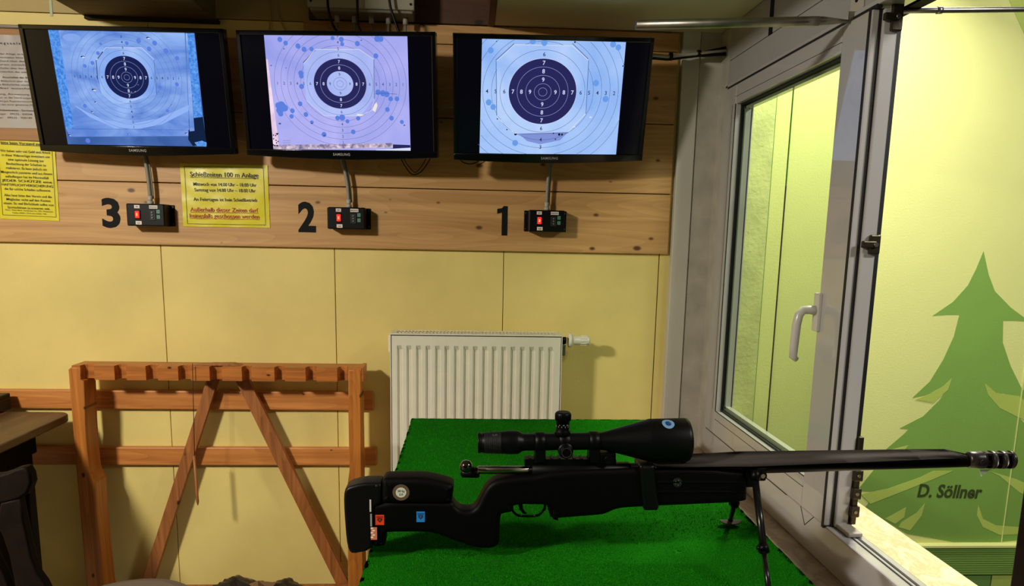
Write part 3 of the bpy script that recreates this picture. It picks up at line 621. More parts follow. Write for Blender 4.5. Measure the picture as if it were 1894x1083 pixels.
# ------------------------------------------------------------------ control boxes
def ctrl(cx, cz, label):
    base = (cx, D-.018, cz); t = thing('control_box', label, 'control box', base, 'control boxes under the televisions')
    w_, h_, d_ = .128, .074, .062; x, y, z = base
    b = MB(); b.box((x-.077, y-.004, z-h_/2), (x+.077, y, z+h_/2), M_black, .002)
    for sx in (-.071, .071):
        for sz_ in (-.028, .028): b.tube([(x+sx, y-.0065, z+sz_), (x+sx, y-.003, z+sz_)], .0022, M_metal, 8)
    b.build('flange', t)
    b = MB(); b.box((x-w_/2, y-d_, z-h_/2-.001), (x+w_/2, y-.004, z+h_/2+.001), M_black, .004); b.build('housing', t)
    f = y-d_
    b = MB(); b.box((x-.036, f-.003, z-.014), (x-.016, f+.001, z+.016), M_black, .001); sw = b.build('rocker_switch', t)
    b = MB(); b.box((x-.033, f-.007, z-.011), (x-.019, f-.002, z+.013), M_redon, .002); b.box((x-.0285, f-.0078, z-.004), (x-.0235, f-.0068, z+.006), M_redhot, .001); o = b.build('rocker_lens', t); o.parent = sw
    for (x0, x1, z0, z1_, txt) in ((-.036, -.018, .022, .033, 'EIN'), (.014, .042, .022, .033, 'EINGANG'), (-.034, -.014, -.033, -.021, 'AUS')):
        b = MB(); b.box((x+x0, f-.0008, z+z0), (x+x1, f+.0003, z+z1_), M_lab); b.text(txt, Vector((x+(x0+x1)/2, f-.0012, z+z0+.0033)), X3, Z3, .0062, M_ink, off=.02, xs=.9); b.build('label_strip', t)
    b = MB(); b.box((x+.014, f-.002, z-.018), (x+.034, f+.001, z+.016), M_rubber, .001)
    for k in range(3): b.tube([(x+.024, f-.006, z+.009-k*.009), (x+.024, f-.001, z+.009-k*.009)], .0022, M_conduit, 10)
    b.build('toggle_panel', t)
    for z0 in (.006, -.012):
        b = MB(); b.box((x+.038, f-.001, z+z0), (x+.049, f+.0003, z+z0+.012), M_teal); b.box((x+.0415, f-.0013, z+z0+.0035), (x+.0455, f-.0008, z+z0+.0085), mat('dark_teal', rgb(50, 96, 82), .5)); b.build('button_label', t)
    return t
boxes = ((1008, 409, 'control box under the right television, its mounting flange showing on both sides', (1018, 306), (1011, 385)), (646, 404, 'control box under the middle television with a bare screw hole above its corner', (628, 300), (645, 380)), (283, 398, 'control box under the left television, next to the yellow landscape sign', (265, 290), (278, 372)))
for px, py_, lab, ctop, cbot in boxes:
    p = onY(px, py_, D-.018); t = ctrl(p.x, p.z, lab); top = p.z+.038; yy = D-.018-.030
    cb = onY(cbot[0], cbot[1], yy); ct = onY(ctop[0], ctop[1], D-.05)
    b = MB(); b.tube([(cb.x, yy, top), (cb.x, yy, top+.010)], .011, M_gray, 6); b.tube([(cb.x, yy, top+.008), (cb.x, yy, top+.028)], .008, M_gray, 12); b.build('cable_gland', t)
    b = MB(); P = []
    for k in range(13):
        s = k/12; e = s*s*(3-2*s) if ctop[0] < cbot[0] else s*s
        P.append((cb.x+(ct.x-cb.x)*(s**2.2), yy-.004*s, top+.018+(ct.z+.03-top-.018)*s))
    b.tube(P, .0062, M_conduit, 10); b.tube([(q[0]+.008, q[1]+.006, q[2]) for q in P], .0035, M_conduit, 8); b.build('cable', t)

# ------------------------------------------------------------------ wall numbers
def number(s, x0, x1, yt, yb, lab):
    A, B_ = onY(x0, yb, D-.0195), onY(x1, yt, D-.0195); h = B_.z-A.z; wdt = B_.x-A.x
    P = text_polys(s, 'LEFT', .035, 1.0)
    if s == '1': P = [[(.45, 0), (1, 0), (1, 1), (.62, 1), (.45, .93)], [(0, .90), (.0, .74), (.45, .78), (.45, .93)], [(0, .90), (.45, .93), (.3, .905)]]
    xs = [q[0] for f in P for q in f]; ys = [q[1] for f in P for q in f]
    b = MB(); a0, a1, b0, b1 = min(xs), max(xs), min(ys), max(ys)
    for f in P: b.prism([Vector((A.x+(x-a0)/(a1-a0)*wdt, D-.0195, A.z+(y-b0)/(b1-b0)*h)) for x, y in f], (0, .0012, 0), M_num)
    tag(b.build('wall_number', loc=((A.x+B_.x)/2, D-.0185, A.z)), lab, 'number')
number('3', 190, 220, 366, 421, 'black stencil number three left of the left-hand control box')
number('2', 552, 583, 373, 429, 'black stencil number two between the yellow sign and a control box')
number('1', 919, 939, 381, 435, 'black stencil number one left of the right-hand control box')
# number above the window
zb_ = onX(1432, 60, XW).z; yy = onX(1432, 60, XW).y; h = .16
b = MB(); pr = [(.0, 0), (.0, h), (.022, h), (.05, h-.03), (.05, h-.045), (.028, h-.035), (.028, 0)]
b.prism([Vector((XW-.0014, yy+.014-a, zb_+c)) for a, c in [(-q[0]+.0, q[1]) for q in pr]], (.0012, 0, 0), M_num)
tag(b.build('wall_number', loc=(XW-.001, yy, zb_)), 'black number on the white boards above the window', 'number')

# ------------------------------------------------------------------ paper notices
def notice(name, lab, quadpx, Y, m, lines, frame=True, ink=M_ink, tape=True):
    Q = [onY(x, y, Y) for x, y in quadpx]                 # TL TR BR BL
    Q[1] = Q[1]; O = Q[3]; u = (Q[2]-Q[3]); v = (Q[0]-Q[3]); W = u.length; H = v.length; u.normalize(); v = (v-u*v.dot(u)).normalized()
    t = thing(name, lab, 'sign', tuple(Q[3]))
    b = MB(); nx, nz = 16, 16; g = [[b.bm.verts.new(O+u*(W*i/nx)+v*(H*j/nz)+Y3*(-.0012-.0012*math.sin(i*1.1+j*.5)*math.sin(j*.9))) for i in range(nx+1)] for j in range(nz+1)]
    for j in range(nz):
        for i in range(nx): b.face([g[j][i], g[j][i+1], g[j+1][i+1], g[j+1][i]], m, True)
    b.build('sheet', t)
    T = lambda x, y: O+u*(x*W)+v*(y*H)-Y3*.0034
    b = MB()
    if frame:
        for (x0, y0, x1, y1) in ((.05, .045, .95, .045), (.05, .955, .95, .955), (.05, .045, .05, .955), (.95, .045, .95, .955)):
            a, c = T(x0, y0), T(x1, y1); n_ = (c-a).normalized().cross(Y3)*.0006; b.poly([a-n_, c-n_, c+n_, a+n_], M_ink)
    for (txt, x, y, wfrac, size, kind) in lines:
        mm = M_redink if 'r' in kind else M_ink
        P = text_polys(txt, 'CENTER', .007 if 'b' in kind else -.004, 1.0); xs = [q[0] for f in P for q in f]
        if not xs: continue
        wd = max(xs)-min(xs); xs_ = wfrac*W/(wd*size*H)
        b.text(txt, T(x, y), u, v, size*H, mm, 'CENTER', .007 if 'b' in kind else -.004, xs_)
        if 'u' in kind:
            a, c = T(x-wfrac/2, y-size*.14), T(x+wfrac/2, y-size*.14); n_ = Vector((0, 0, .0007)); b.poly([a-n_, c-n_, c+n_, a+n_], mm)
    b.build('printed_text', t); return t
notice('paper_sign', 'yellow landscape sign with firing times, between numbers 3 and 2', [(331, 302), (494, 305), (499.5, 421), (339.5, 418.5)], D-.019, M_sign, [
    ('Schießzeiten 100 m Anlage', .50, .80, .78, .105, 'bu'), ('Mittwoch von 14.00 Uhr – 18.00 Uhr', .50, .655, .72, .075, 'b'), ('Samstag von 14.00 Uhr – 18.00 Uhr', .50, .565, .70, .075, 'b'),
    ('An Feiertagen ist kein Schießbetrieb', .50, .415, .73, .075, 'b'), ('Außerhalb dieser Zeiten darf', .48, .245, .78, .095, 'bru'), ('keinesfalls geschossen werden', .48, .145, .80, .095, 'bru')])
L2 = [('Schäden an der Videoanlage', .5, .905, .82, .042, 'bu'), ('bitte beim Vorstand melden!', .5, .855, .80, .042, 'bu')]
for i, s in enumerate(['Wir haben sehr viel Geld und Arbeit', 'in diese Videoanlage investiert um', 'eine optimale Lösung zur', 'Beobachtung der Scheiben zu', 'realisieren. Es kann jedoch ein', 'Missgeschick passieren und aus diesem', 'aufzufangen hat im Normalfall']):
    L2.append((s, .5, .765-i*.048, [.84, .80, .60, .66, .68, .86, .72][i], .038, 'b'))
L2 += [('JEDER SCHÜTZE eine', .5, .43, .84, .038, 'b'), ('HAFTPFLICHTVERSICHERUNG', .5, .382, .86, .038, 'b'), ('die für solche Schäden aufkommt.', .5, .334, .78, .038, 'b')]
for i, s in enumerate(['Also lasst bitte den Verein und die', 'Mitglieder nicht auf den Kosten', 'sitzen. So viel Ehrlichkeit sollte von', 'Sportschützen zu erwarten sein.']): L2.append((s, .5, .262-i*.046, [.80, .74, .84, .72][i], .038, 'b'))
L2 += [('Hans - Peter Beck, Karlsbader Str. 255, Wunsiedel', .5, .098, .80, .02, 'b'), ('Telefon: 09232 / 7714 oder 09232 / 726', .5, .068, .58, .02, 'b')]
notice('paper_sign', 'yellow portrait sign on the left, partly behind the left television', [(-10, 241), (98, 243), (110, 408.5), (1, 404)], D-.019, M_sign, L2)
L3 = [('S t ö r u n g s a n l e i t u n g', .5, .90, .8, .036, 'b')]
tx = ['Bei Ausfall der Anlage, zu beachten:', 'Station einschalten bitte warten', 'weissen Stand über den roten', 'Monitoren einschalten', 'Um die Scheibe über den weissen', 'Schalter natürlich der jeweiligen']
for i, s in enumerate(tx): L3.append((s, .48, .79-i*.038, .8, .026, ''))
L3 += [('Ausschalten der Anlage', .58, .54, .5, .028, 'b')]
for i, s in enumerate(['Zweiten Bildschirm über die Anlage', 'weiß die Bildschirme wieder kurz', 'Schalter ausschalten']): L3.append((s, .5, .50-i*.038, .8, .026, ''))
for i, s in enumerate(['Achtung, Anweisung lesen', 'Reparatur an der Stand ausgeschaltet', 'den vorherigen Reparaturversuche selbst', 'kann bei den zuvor genannten Personen']): L3.append((s, .5, .36-i*.038, .82, .026, ''))
L3 += [('Schützenmeister - Servicenummer', .55, .185, .7, .028, 'b'), ('Paul Träger    09232 - 830346    0171', .5, .145, .84, .026, ''), ('Ulf Jäger    09232 - 908140    0171', .5, .105, .84, .026, '')]
# notice board behind
A, B_ = onY(-60, 50, D-.02), onY(112, 262, D-.02)
b = MB(); b.box((A.x, D-.026, B_.z), (B_.x, D-.0185, A.z), M_cork, .001); tag(b.build('notice_board', loc=((A.x+B_.x)/2, D-.022, B_.z)), 'brown board carrying the white notice behind the left television', 'board')
b = MB(); b.tube([(A.x, D-.03, A.z+.004), (B_.x, D-.03, A.z+.004)], .006, M_conduit, 10); tag(b.build('cable', loc=(A.x, D-.03, A.z)), 'grey cable running along the top of the notice board', 'cable')
notice('paper_notice', 'white typed notice on the brown board at the far left', [(-30, 64), (86, 66), (92, 238), (-24, 236)], D-.027, M_paper, L3, frame=False)

# ------------------------------------------------------------------ loose cables
def cable(pts, Y, r, m, lab, world=None):
    P = [onY(x, y, Y) for x, y in pts] if world is None else world
    Q = []
    for i in range(len(P)-1):
        p0, p1, p2, p3 = P[max(i-1, 0)], P[i], P[i+1], P[min(i+2, len(P)-1)]
        for k in range(6):
            s = k/6; Q.append(.5*((2*p1)+(-p0+p2)*s+(2*p0-5*p1+4*p2-p3)*s*s+(-p0+3*p1-3*p2+p3)*s**3))
    Q.append(P[-1]); b = MB(); b.tube(Q, r, m, 8); tag(b.build('cable', loc=tuple(P[0])), lab, 'cable'); 
cable([(738, 285), (748, 305), (762, 322), (778, 318), (792, 300), (800, 284)], D-.035, .0018, M_black, 'black cable loop hanging under the middle television')
cable([(742, 283), (752, 302), (766, 318), (775, 313), (786, 297), (792, 282)], D-.045, .0014, M_black, 'thinner inner cable loop hanging under the middle television')
cable([(845, 286), (855, 299), (872, 303), (888, 296), (898, 286)], D-.035, .0018, M_black, 'short black cable loop under the right television')
cable([(812, 201), (826, 199), (845, 196)], D-.05, .0025, M_gray, 'pale cable crossing the gap between middle and right televisions')
cable([(424, 250), (438, 258), (452, 262), (462, 262)], D-.05, .0022, M_gray, 'pale cable crossing the gap between left and middle televisions')
cable([(498, -6), (500, 30), (498, 60)], D-.006, .0022, M_yellow_old, 'yellowed cable running straight down above the middle television')
cable([(508, -6), (516, 30), (530, 60)], D-.006, .0022, M_yellow_old, 'yellowed cable slanting to the right above the middle television')
# bundle from the right television to the window wall
p = [onX(1200, 103, .70), onX(1275, 100, .80), onX(1310, 95, XW-.02)]
a0 = onY(1195, 100, 2.62); a1 = onY(1235, 104, 2.66); a2 = onY(1290, 99, 2.68); a3 = onY(1343, 88, 2.66); a4 = onY(1343, 99, 2.66)
t = thing('cable_bundle', 'black and grey cable bundle from the right television to the window wall', 'cable', tuple(a0))
b = MB(); b.tube([a0, a1, a2, a3], .0045, M_black, 8); b.tube([a0-Z3*.01, a1-Z3*.009, a2-Z3*.006, a4-Z3*.002], .006, M_black, 8); b.build('black_cable', t)
b = MB(); b.tube([a0-Z3*.004-Y3*.004, a1-Z3*.003-Y3*.004, a2-Y3*.005-Z3*.001, (a3+a4)/2], .0055, M_gray, 8); b.build('grey_cable', t)
b = MB(); m_ = a1*.9+a2*.1; b.tube([m_-X3*.006-Z3*.002, m_+X3*.006-Z3*.002], .013, M_black, 10); b.build('cable_tie', t); b = MB(); m_ = a2*.95+a3*.05; b.tube([m_-X3*.006, m_+X3*.006], .011, M_black, 10); b.build('cable_tie', t)

# ------------------------------------------------------------------ junction box
A, B_ = onY(570, 12, D-.12), onY(767, 14, D-.12)
t = thing('junction_box', 'grey junction box with cable glands above the middle television', 'junction box', ((A.x+B_.x)/2, D-.02, A.z))
b = MB(); b.box((A.x+.006, D-.125, A.z-.012), (B_.x-.006, D-.02, A.z+.26), mat('dull_grey_box', rgb(128, 122, 106), .5), .004); b.build('box_body', t)
b = MB(); b.box((A.x, D-.135, A.z-.004), (B_.x, D-.118, A.z+.26), mat('dull_grey_lid', rgb(150, 144, 126), .5), .004)
for x in (A.x+.012, B_.x-.012): b.tube([(x, D-.138, A.z+.014), (x, D-.134, A.z+.014)], .004, M_black, 8)
b.build('box_lid', t)
for k in range(5):
    x = A.x+.085+k*.057; b = MB(); b.tube([(x, D-.07, A.z-.034), (x, D-.07, A.z-.010)], .0085, M_gray, 8); b.tube([(x, D-.07, A.z-.075), (x, D-.07, A.z-.03)], .004, M_conduit, 8); b.build('cable_gland', t)
for i, (pts, lab) in enumerate((([(605, -20), (607, 14), (614, 42), (624, 60)], 'left'), ([(661, -20), (661, 20), (662, 45), (668, 60)], 'middle'), ([(718, -20), (722, 12), (730, 38), (738, 60)], 'right'))):
    cable(pts, D-.16, .0042, M_black, lab+' of three black cables crossing the front of the junction box')
# strip of tape
A, B_ = onY(90, -10, D-.001), onY(98, 30, D-.001)
b = MB(); b.box((A.x, D-.002, B_.z), (B_.x, D-.0002, A.z), mat('pale_green_tape', rgb(170, 184, 150), .5)); tag(b.build('tape_strip', loc=(A.x, D-.001, B_.z)), 'pale green tape strip on the wall above the left television', 'tape')

# ------------------------------------------------------------------ gun rack
RY = 2.60
def zz(pts): return [(x*.409, 640+y*.409) for x, y in pts]
def zw(pts): return [(330+x*.409, 640+y*.409) for x, y in pts]
rk = thing('rifle_rack', 'honey coloured wooden gun rack with notched top bar leaning along the wall', 'gun rack', (onY(400, 700, RY).x, RY, 0))
bar_z0, bar_z1 = onY(400, 704, RY).z, onY(400, 678, RY).z
xL, xR = onY(128, 690, RY).x, onY(671, 690, RY).x
notch = [(365, 427, 0), (518, 572, 0), (660, 713, 0), (806, 862, 0), (948, 1004, 0), (287, 330, 1), (434, 482, 1), (575, 624, 1), (718, 768, 1)]
pts = [(xL+.01, 0)]
for a, c, k in notch:
    f_ = zw if k else zz
    x0 = onY(f_([(a, 120)])[0][0], 692, RY).x; x1 = onY(f_([(c, 120)])[0][0], 692, RY).x
    pts.append((x0, 0)); 
    for s in range(7):
        an = PI*s/6; pts.append((x0+(x1-x0)*(1-math.cos(an))/2, .006+.026*math.sin(an)**.5))
    pts.append((x1, 0))
pts += [(xR-.005, 0), (xR-.005, .088), (xL+.01, .088)]
b = MB(); b.prism([Vector((x, RY+y, bar_z0)) for x, y in pts], (0, 0, bar_z1-bar_z0), M_rackbar); b.build('notched_bar', rk)
b = MB()
A, B_ = onY(*zw([(70, 90)])[0], RY+.03), onY(*zw([(285, 90)])[0], RY+.03)
b.prism([Vector((A.x, RY+.02, bar_z1+.0003)), Vector((A.x+.06, RY+.02, bar_z1+.006)), Vector((B_.x-.03, RY+.02, bar_z1+.007)), Vector((B_.x, RY+.02, bar_z1+.0003))], (0, .04, 0), M_brace, .001); b.build('top_patch', rk)
def ext(p, q, z):                     # follow the line p-q down to height z
    s = (z-p.z)/(q.z-p.z); return p+(q-p)*s
Lp = [onY(x, y, RY-.004) for x, y in zz([(308, 105), (320, 96), (362, 96), (362, 150), (378, 156), (384, 250), (386, 345), (395, 470), (405, 570), (430, 622), (438, 760), (465, 1000)])]
bl = Vector((onY(*zz([(380, 930)])[0], RY).x+.004, RY-.004, 0)); br = Vector((onY(*zz([(463, 930)])[0], RY).x+.002, RY-.004, 0))
l1 = onY(*zz([(378, 930)])[0], RY-.004); l2 = onY(*zz([(345, 560)])[0], RY-.004)
b = MB(); b.prism(Lp[:-1]+[br, bl, l1, l2], (0, .085, 0), M_rack, .003); b.build('post', rk)
Rp = [onY(x, y, RY-.004) for x, y in zw([(768, 108), (822, 108), (824, 300), (828, 560), (828, 700)])]
r1 = onY(*zw([(766, 1000)])[0], RY-.004); r2 = onY(*zw([(765, 620)])[0], RY-.004); r3 = onY(*zw([(773, 560)])[0], RY-.004); r4 = onY(*zw([(768, 300)])[0], RY-.004)
b = MB(); b.prism(Rp+[Vector((Rp[-1].x+.004, RY-.004, 0)), Vector((r1.x, RY-.004, 0)), r1, r2, r3, r4], (0, .085, 0), M_rack, .003); b.build('post', rk)
b = MB(); b.box((xR-.012, RY+.002, bar_z0), (xR+.002, RY+.090, bar_z1+.003), M_rackbar, .002); b.build('end_block', rk)
for (a, c, d, e) in (((140, 168), (192, 172), (-105, 1040), (-160, 1040)), ((242, 175), (305, 178), (765, 1060), (712, 1075))):
    P = [onY(*zw([q])[0], RY+.090) for q in (a, c, d, e)]
    P[0].z = P[1].z = bar_z0+.012
    p2 = ext(P[1], P[2], .08); p3 = ext(P[0], P[3], .08)
    b = MB(); b.prism([P[0], P[1], p2, p3], (0, .024, 0), M_brace, .002); b.build('diagonal_brace', rk)
b = MB(); b.box((xL+.06, RY+.060, .04), (xR-.04, RY+.084, .09), M_brace, .002); b.build('bottom_rail', rk)
# stick on a string
A = onY(356, 672, RY-.012); B_ = onY(360, 845, RY-.012); S0, S1 = onY(359, 842, RY-.012), onY(366, 934, RY-.012)
t = thing('hanging_stick', 'thin wooden stick hanging by a string from the rack bar', 'stick', tuple(S0))
b = MB(); b.tube([A, B_], .0012, M_rubber, 6); b.build('string', t)
b = MB(); b.tube([S0, S0+(S1-S0)*.93, S1], [.0055, .005, .001], M_brace, 8); b.build('stick', t)

# ------------------------------------------------------------------ left desk, box, chair, seat, bag
DZ = EYE-.66
Xe = -1.408
t = thing('desk', 'brown wooden desk with a rounded corner at the left edge', 'desk', (-1.9, 2.1, 0))
b = MB(); c1 = .05
pts = [(-2.6, 1.85), (Xe-.0, 1.85), (Xe, 2.665-c1)]+[(Xe-c1+c1*math.cos(a*PI/12), 2.665-c1+c1*math.sin(a*PI/12)) for a in range(1, 7)]+[(-2.6, 2.665)]
b.prism([Vector((x, y, DZ-.028)) for x, y in pts], (0, 0, .028), M_desk, .006); b.build('desk_top', t)
b = MB(); b.box((-2.5, 1.93, DZ-.13), (Xe-.10, 2.60, DZ-.03), M_dark, .003); b.build('apron', t)
for x in (-2.48, Xe-.17):
    for y in (1.95, 2.52): b = MB(); b.box((x, y, 0), (x+.06, y+.06, DZ-.13), M_dark, .004); b.build('leg', t)
b = MB(); b.box((Xe-.13, 1.96, .2), (Xe-.105, 2.58, DZ-.13), M_dark, .003); b.build('side_panel', t)
A = onZ(6, 762, DZ)
b = MB(); b.box((A.x-.16, A.y-.02, DZ), (A.x, A.y+.05, DZ+.06), M_black, .004); b.box((A.x-.16, A.y-.024, DZ+.040), (A.x+.002, A.y+.052, DZ+.044), M_rubber)
tag(b.build('small_case', loc=(A.x-.08, A.y, DZ)), 'small black case on the desk at the left edge', 'case')
CYc = 1.40
def zc(pts, Y=CYc): return [onY(x*.2337, 830+y*.2337, Y) for x, y in pts]
t = thing('wooden_chair', 'dark carved wooden chair with curved backrest in front of the desk', 'chair', (-1.02, 1.5, 0))
b = MB(); P = zc([(-330, 150), (-250, 175), (-150, 215), (0, 205), (60, 185), (120, 158), (170, 147), (200, 148), (232, 200), (245, 270), (215, 350), (150, 395), (60, 420), (-80, 450), (-250, 440), (-330, 340)])
b.prism(P, (0, .026, 0), M_dark, .005); b.build('crest_rail', t)
b = MB(); P = zc([(0, 430), (150, 395), (180, 560), (210, 700), (240, 850), (290, 985), (345, 1060), (380, 1130), (380, 1260), (150, 1260), (100, 1000), (70, 850), (20, 700), (-30, 600)])
b.prism(P, (0, .022, 0), M_dark, .004); b.build('back_splat', t)
b = MB(); P = zc([(140, 395), (225, 350), (240, 560), (262, 800), (275, 950), (330, 1260), (270, 1260), (215, 800), (180, 560)], CYc+.03)
b.prism(P, (0, .024, 0), M_dark, .004); b.build('back_post', t)
b = MB(); P = zc([(-300, 400), (-230, 400), (-100, 700), (-20, 900), (30, 1000), (80, 1120), (60, 1260), (0, 1260), (-60, 1000), (-180, 760)], CYc+.0)
b.prism(P, (0, .022, 0), M_dark, .004); b.build('back_splat', t)
sx = zc([(380, 1260)])[0].x
b = MB(); b.box((sx-.40, CYc+.0, .42), (sx+.02, CYc+.40, .455), M_dark, .01); b.build('seat', t)
for x in (sx-.39, sx-.05):
    for y in (CYc+.03, CYc+.36): b = MB(); b.tube([(x+.02, y, 0), (x+.02, y, .42)], [.016, .022], M_dark, 12); b.build('leg', t)
# stool beside the rack
A = onY(268, 1073, 2.29)
t = thing('upholstered_stool', 'grey-brown padded stool seat in front of the rack at the bottom edge', 'stool', (A.x, 2.18, 0))
b = MB(); b.lathe([(0, .14), (.0, .195), (.012, .208), (.026, .204), (.036, .17), (.040, .08), (.0405, .001)], (A.x, 2.13, A.z-.040), (0, 0, 1), M_fabric, 40); b.build('seat', t)
for k in range(4):
    an = PI/4+k*PI/2; b = MB(); b.tube([(A.x+.11*math.cos(an), 2.13+.11*math.sin(an), A.z-.040), (A.x+.16*math.cos(an), 2.13+.16*math.sin(an), 0)], [.014, .011], M_dark, 10); b.build('leg', t)
# dark leather bag
A = onY(484, 1070, 2.2); bz = A.z
t = thing('leather_bag', 'dark leather bag with a crumpled top at the bottom edge', 'bag', (A.x, 2.2, 0))
def lump(c, r, m, sx, sy, sz, seed, amp):
    b = MB(); b.ball((0, 0, 0), r, m, 1, 1, 1, 36); rr = random.Random(seed); ph = [rr.random()*6 for _ in range(6)]
    for v in b.bm.verts:
        d = v.co.normalized(); k = 1+amp*(math.sin(d.x*5+ph[0])*math.sin(d.y*4+ph[1])+.6*math.sin(d.x*11+d.z*7+ph[2])+.4*math.sin(d.y*13+d.x*9+ph[3]))
        v.co = Vector((v.co.x*k*sx, v.co.y*k*sy, v.co.z*k*sz))+Vector(c)
    return b
lump((A.x, 2.2, bz*.46), .2, M_leather, .7, .55, bz*.46/.2*.98, 3, .04).build('bag_body', t)
lump((A.x-.075, 2.18, bz-.035), .05, M_leather, 1.5, 1.3, .85, 4, .10).build('bag_flap', t)
lump((A.x+.07, 2.18, bz-.04), .05, M_leather, 1.3, 1.2, .75, 8, .10).build('bag_flap', t)
b = MB(); rr = random.Random(2); ring_ = [Vector((A.x+.0+.05*math.cos(k*.7)*(.6+.5*rr.random()), 2.16+.03*math.sin(k*.7), bz-.03+.04*rr.random())) for k in range(9)]; cv = b.bm.verts.new((A.x, 2.16, bz+.014)); vv = [b.bm.verts.new(p) for p in ring_]
for k in range(9): b.face([cv, vv[k], vv[(k+1) % 9]], M_brownpaper)
b.build('wrapping', t)

# ------------------------------------------------------------------ radiator
ra, rb = onY(721, 617, 2.60), onY(1041, 621.5, 2.60); rt = ra.z; rx0, rx1 = ra.x, rb.x; rz0 = rt-.9; RF = 2.60; RB = 2.70
t = thing('radiator', 'white ribbed panel radiator below the televisions', 'radiator', ((rx0+rx1)/2, 2.65, rz0))
for x in (rx0, rx1-.0035): b = MB(); b.box((x, RF+.002, rz0), (x+.0035, RB, rt), M_rad, .001); b.build('side_cover', t)
b = MB(); W = rx1-rx0-.012; x0 = rx0+.006; n = 17; pitch = (W-.03)/n
cols = []
for k in range(n):
    c = x0+.015+pitch*(k+.5)-pitch*.5
    cols += [(c+pitch*.10, 0), (c+pitch*.26, 1), (c+pitch*.58, 1), (c+pitch*.76, 0)]
cols = [(x0, 0)]+cols+[(x0+W, 0)]
rowsz = [(rt-.006, 0), (rt-.040, 0), (rt-.056, 1), (rz0+.056, 1), (rz0+.04, 0), (rz0, 0)]
g = [[b.bm.verts.new((x, RF+(.010 if (r and d) else 0), z)) for x, d in cols] for z, r in rowsz]
for i in range(len(g)-1):
    for j in range(len(cols)-1): b.face([g[i][j], g[i+1][j], g[i+1][j+1], g[i][j+1]], M_rad)
b.build('front_panel', t)
b = MB(); b.box((x0, RB-.012, rz0), (x0+W, RB, rt-.006), M_rad, .001); b.box((x0+.004, RF+.014, rz0+.02), (x0+W-.004, RB-.013, rt-.008), M_radshade); b.build('back_panel', t)  # dark block fills the inside, its colour standing in for shade in the slots
b = MB(); b.box((rx0, RF-.001, rt-.003), (rx1, RF+.014, rt+.002), M_rad, .001); b.box((rx0, RB-.012, rt-.003), (rx1, RB, rt+.002), M_rad, .001); b.box((rx0, RF+.014, rt-.003), (rx0+.02, RB-.012, rt+.002), M_rad); b.box((rx1-.02, RF+.014, rt-.003), (rx1, RB-.012, rt+.002), M_rad)
for k in range(46):
    x = rx0+.022+(rx1-rx0-.044)*k/45; b.box((x-.0022, RF+.014, rt-.002), (x+.0022, RB-.012, rt+.001), M_rad)
b.box((rx0+.02, RF+.044, rt-.002), (rx1-.02, RF+.050, rt+.001), M_rad); b.build('top_grille', t)
va, vb = onY(1046, 629, 2.65), onY(1091, 630, 2.65)
b = MB(); b.tube([(rx1, 2.65, va.z), (rx1+.018, 2.65, va.z)], .013, M_black, 16); b.box((rx1, 2.635, va.z-.055), (rx1+.016, 2.665, va.z-.012), M_metal, .003); b.build('valve_body', t)
b = MB(); L_ = vb.x-va.x; b.lathe([(.008, .016), (.010, .025), (.020, .026), (.024, .021), (.032, .0165), (L_-.012, .0175), (L_-.004, .017), (L_, .013)], (va.x, 2.65, va.z), X3, M_rad, 20)
for k in range(12):
    a = k*PI/6; c = Vector((va.x+L_*.72, 2.65+math.cos(a)*.0175, va.z+math.sin(a)*.0175)); b.box((c.x-.010, c.y-.0012, c.z-.0012), (c.x+.012, c.y+.0012, c.z+.0012), M_rad)
b.build('thermostat_head', t)
b = MB(); b.box((rx0-.012, 2.66, rt-.075), (rx0-.001, D-.001, rt-.015), M_rad, .003); b.build('wall_bracket', t)

# ------------------------------------------------------------------ bench with green carpet
TZ = EYE-.62
tx0, tx1, ty1 = -.192, .632, 2.445
t = thing('shooting_bench', 'wooden shooting bench under the green carpet', 'table', (.2, 1.4, 0))
b = MB(); b.box((tx0+.012, .35, TZ-.045), (tx1-.012, ty1-.012, TZ-.008), M_brace, .003); b.build('bench_top', t)
for x in (tx0+.06, tx1-.13):
    for y in (.42, ty1-.12): b = MB(); b.box((x, y, 0), (x+.07, y+.07, TZ-.045), M_brace, .003); b.build('leg', t)
b = MB(); nx, ny = 60, 120; rr = random.Random(1)
def cz(x, y): return TZ-.0015+.0008*math.sin(x*9+y*5)*math.sin(y*4)
g = []
for j in range(ny+1):
    row = []
    for i in range(nx+1):
        x = tx0+(tx1-tx0)*i/nx; y = .33+(ty1-.33)*j/ny
        if i in (0, nx): x += rr.uniform(-.0012, .0012)
        if j == ny: y += rr.uniform(-.0012, .0012)
        row.append(b.bm.verts.new((x, y, cz(x, y))))
    g.append(row)
for j in range(ny):
    for i in range(nx): b.face([g[j][i], g[j][i+1], g[j+1][i+1], g[j+1][i]], M_carpet, True)
bmesh.ops.solidify(b.bm, geom=b.bm.faces[:], thickness=.006)
cp = tag(b.build('green_carpet', loc=(.2, 1.4, TZ-.008)), 'bright green carpet covering the bench top under the rifle', 'carpet')
b = MB()          # pile: short blades standing on the carpet
for k in range(26000):
    x = rr.uniform(tx0, tx1); y = ty1-(ty1-1.15)*rr.random(); z = cz(x, y); a = rr.uniform(0, 2*PI); h_ = rr.uniform(.0022, .0042); w_ = .0011
    dx, dy = math.cos(a)*w_, math.sin(a)*w_
    b.poly([(x-dx, y-dy, z-.001), (x+dx, y+dy, z-.001), (x+rr.uniform(-.0015, .0015), y+rr.uniform(-.0015, .0015), z+h_)], M_carpet)
o = b.build('carpet_pile', loc=(.2, 1.4, TZ-.008)); o.location = (0, 0, 0); o.parent = cp; o['kind'] = 'stuff'

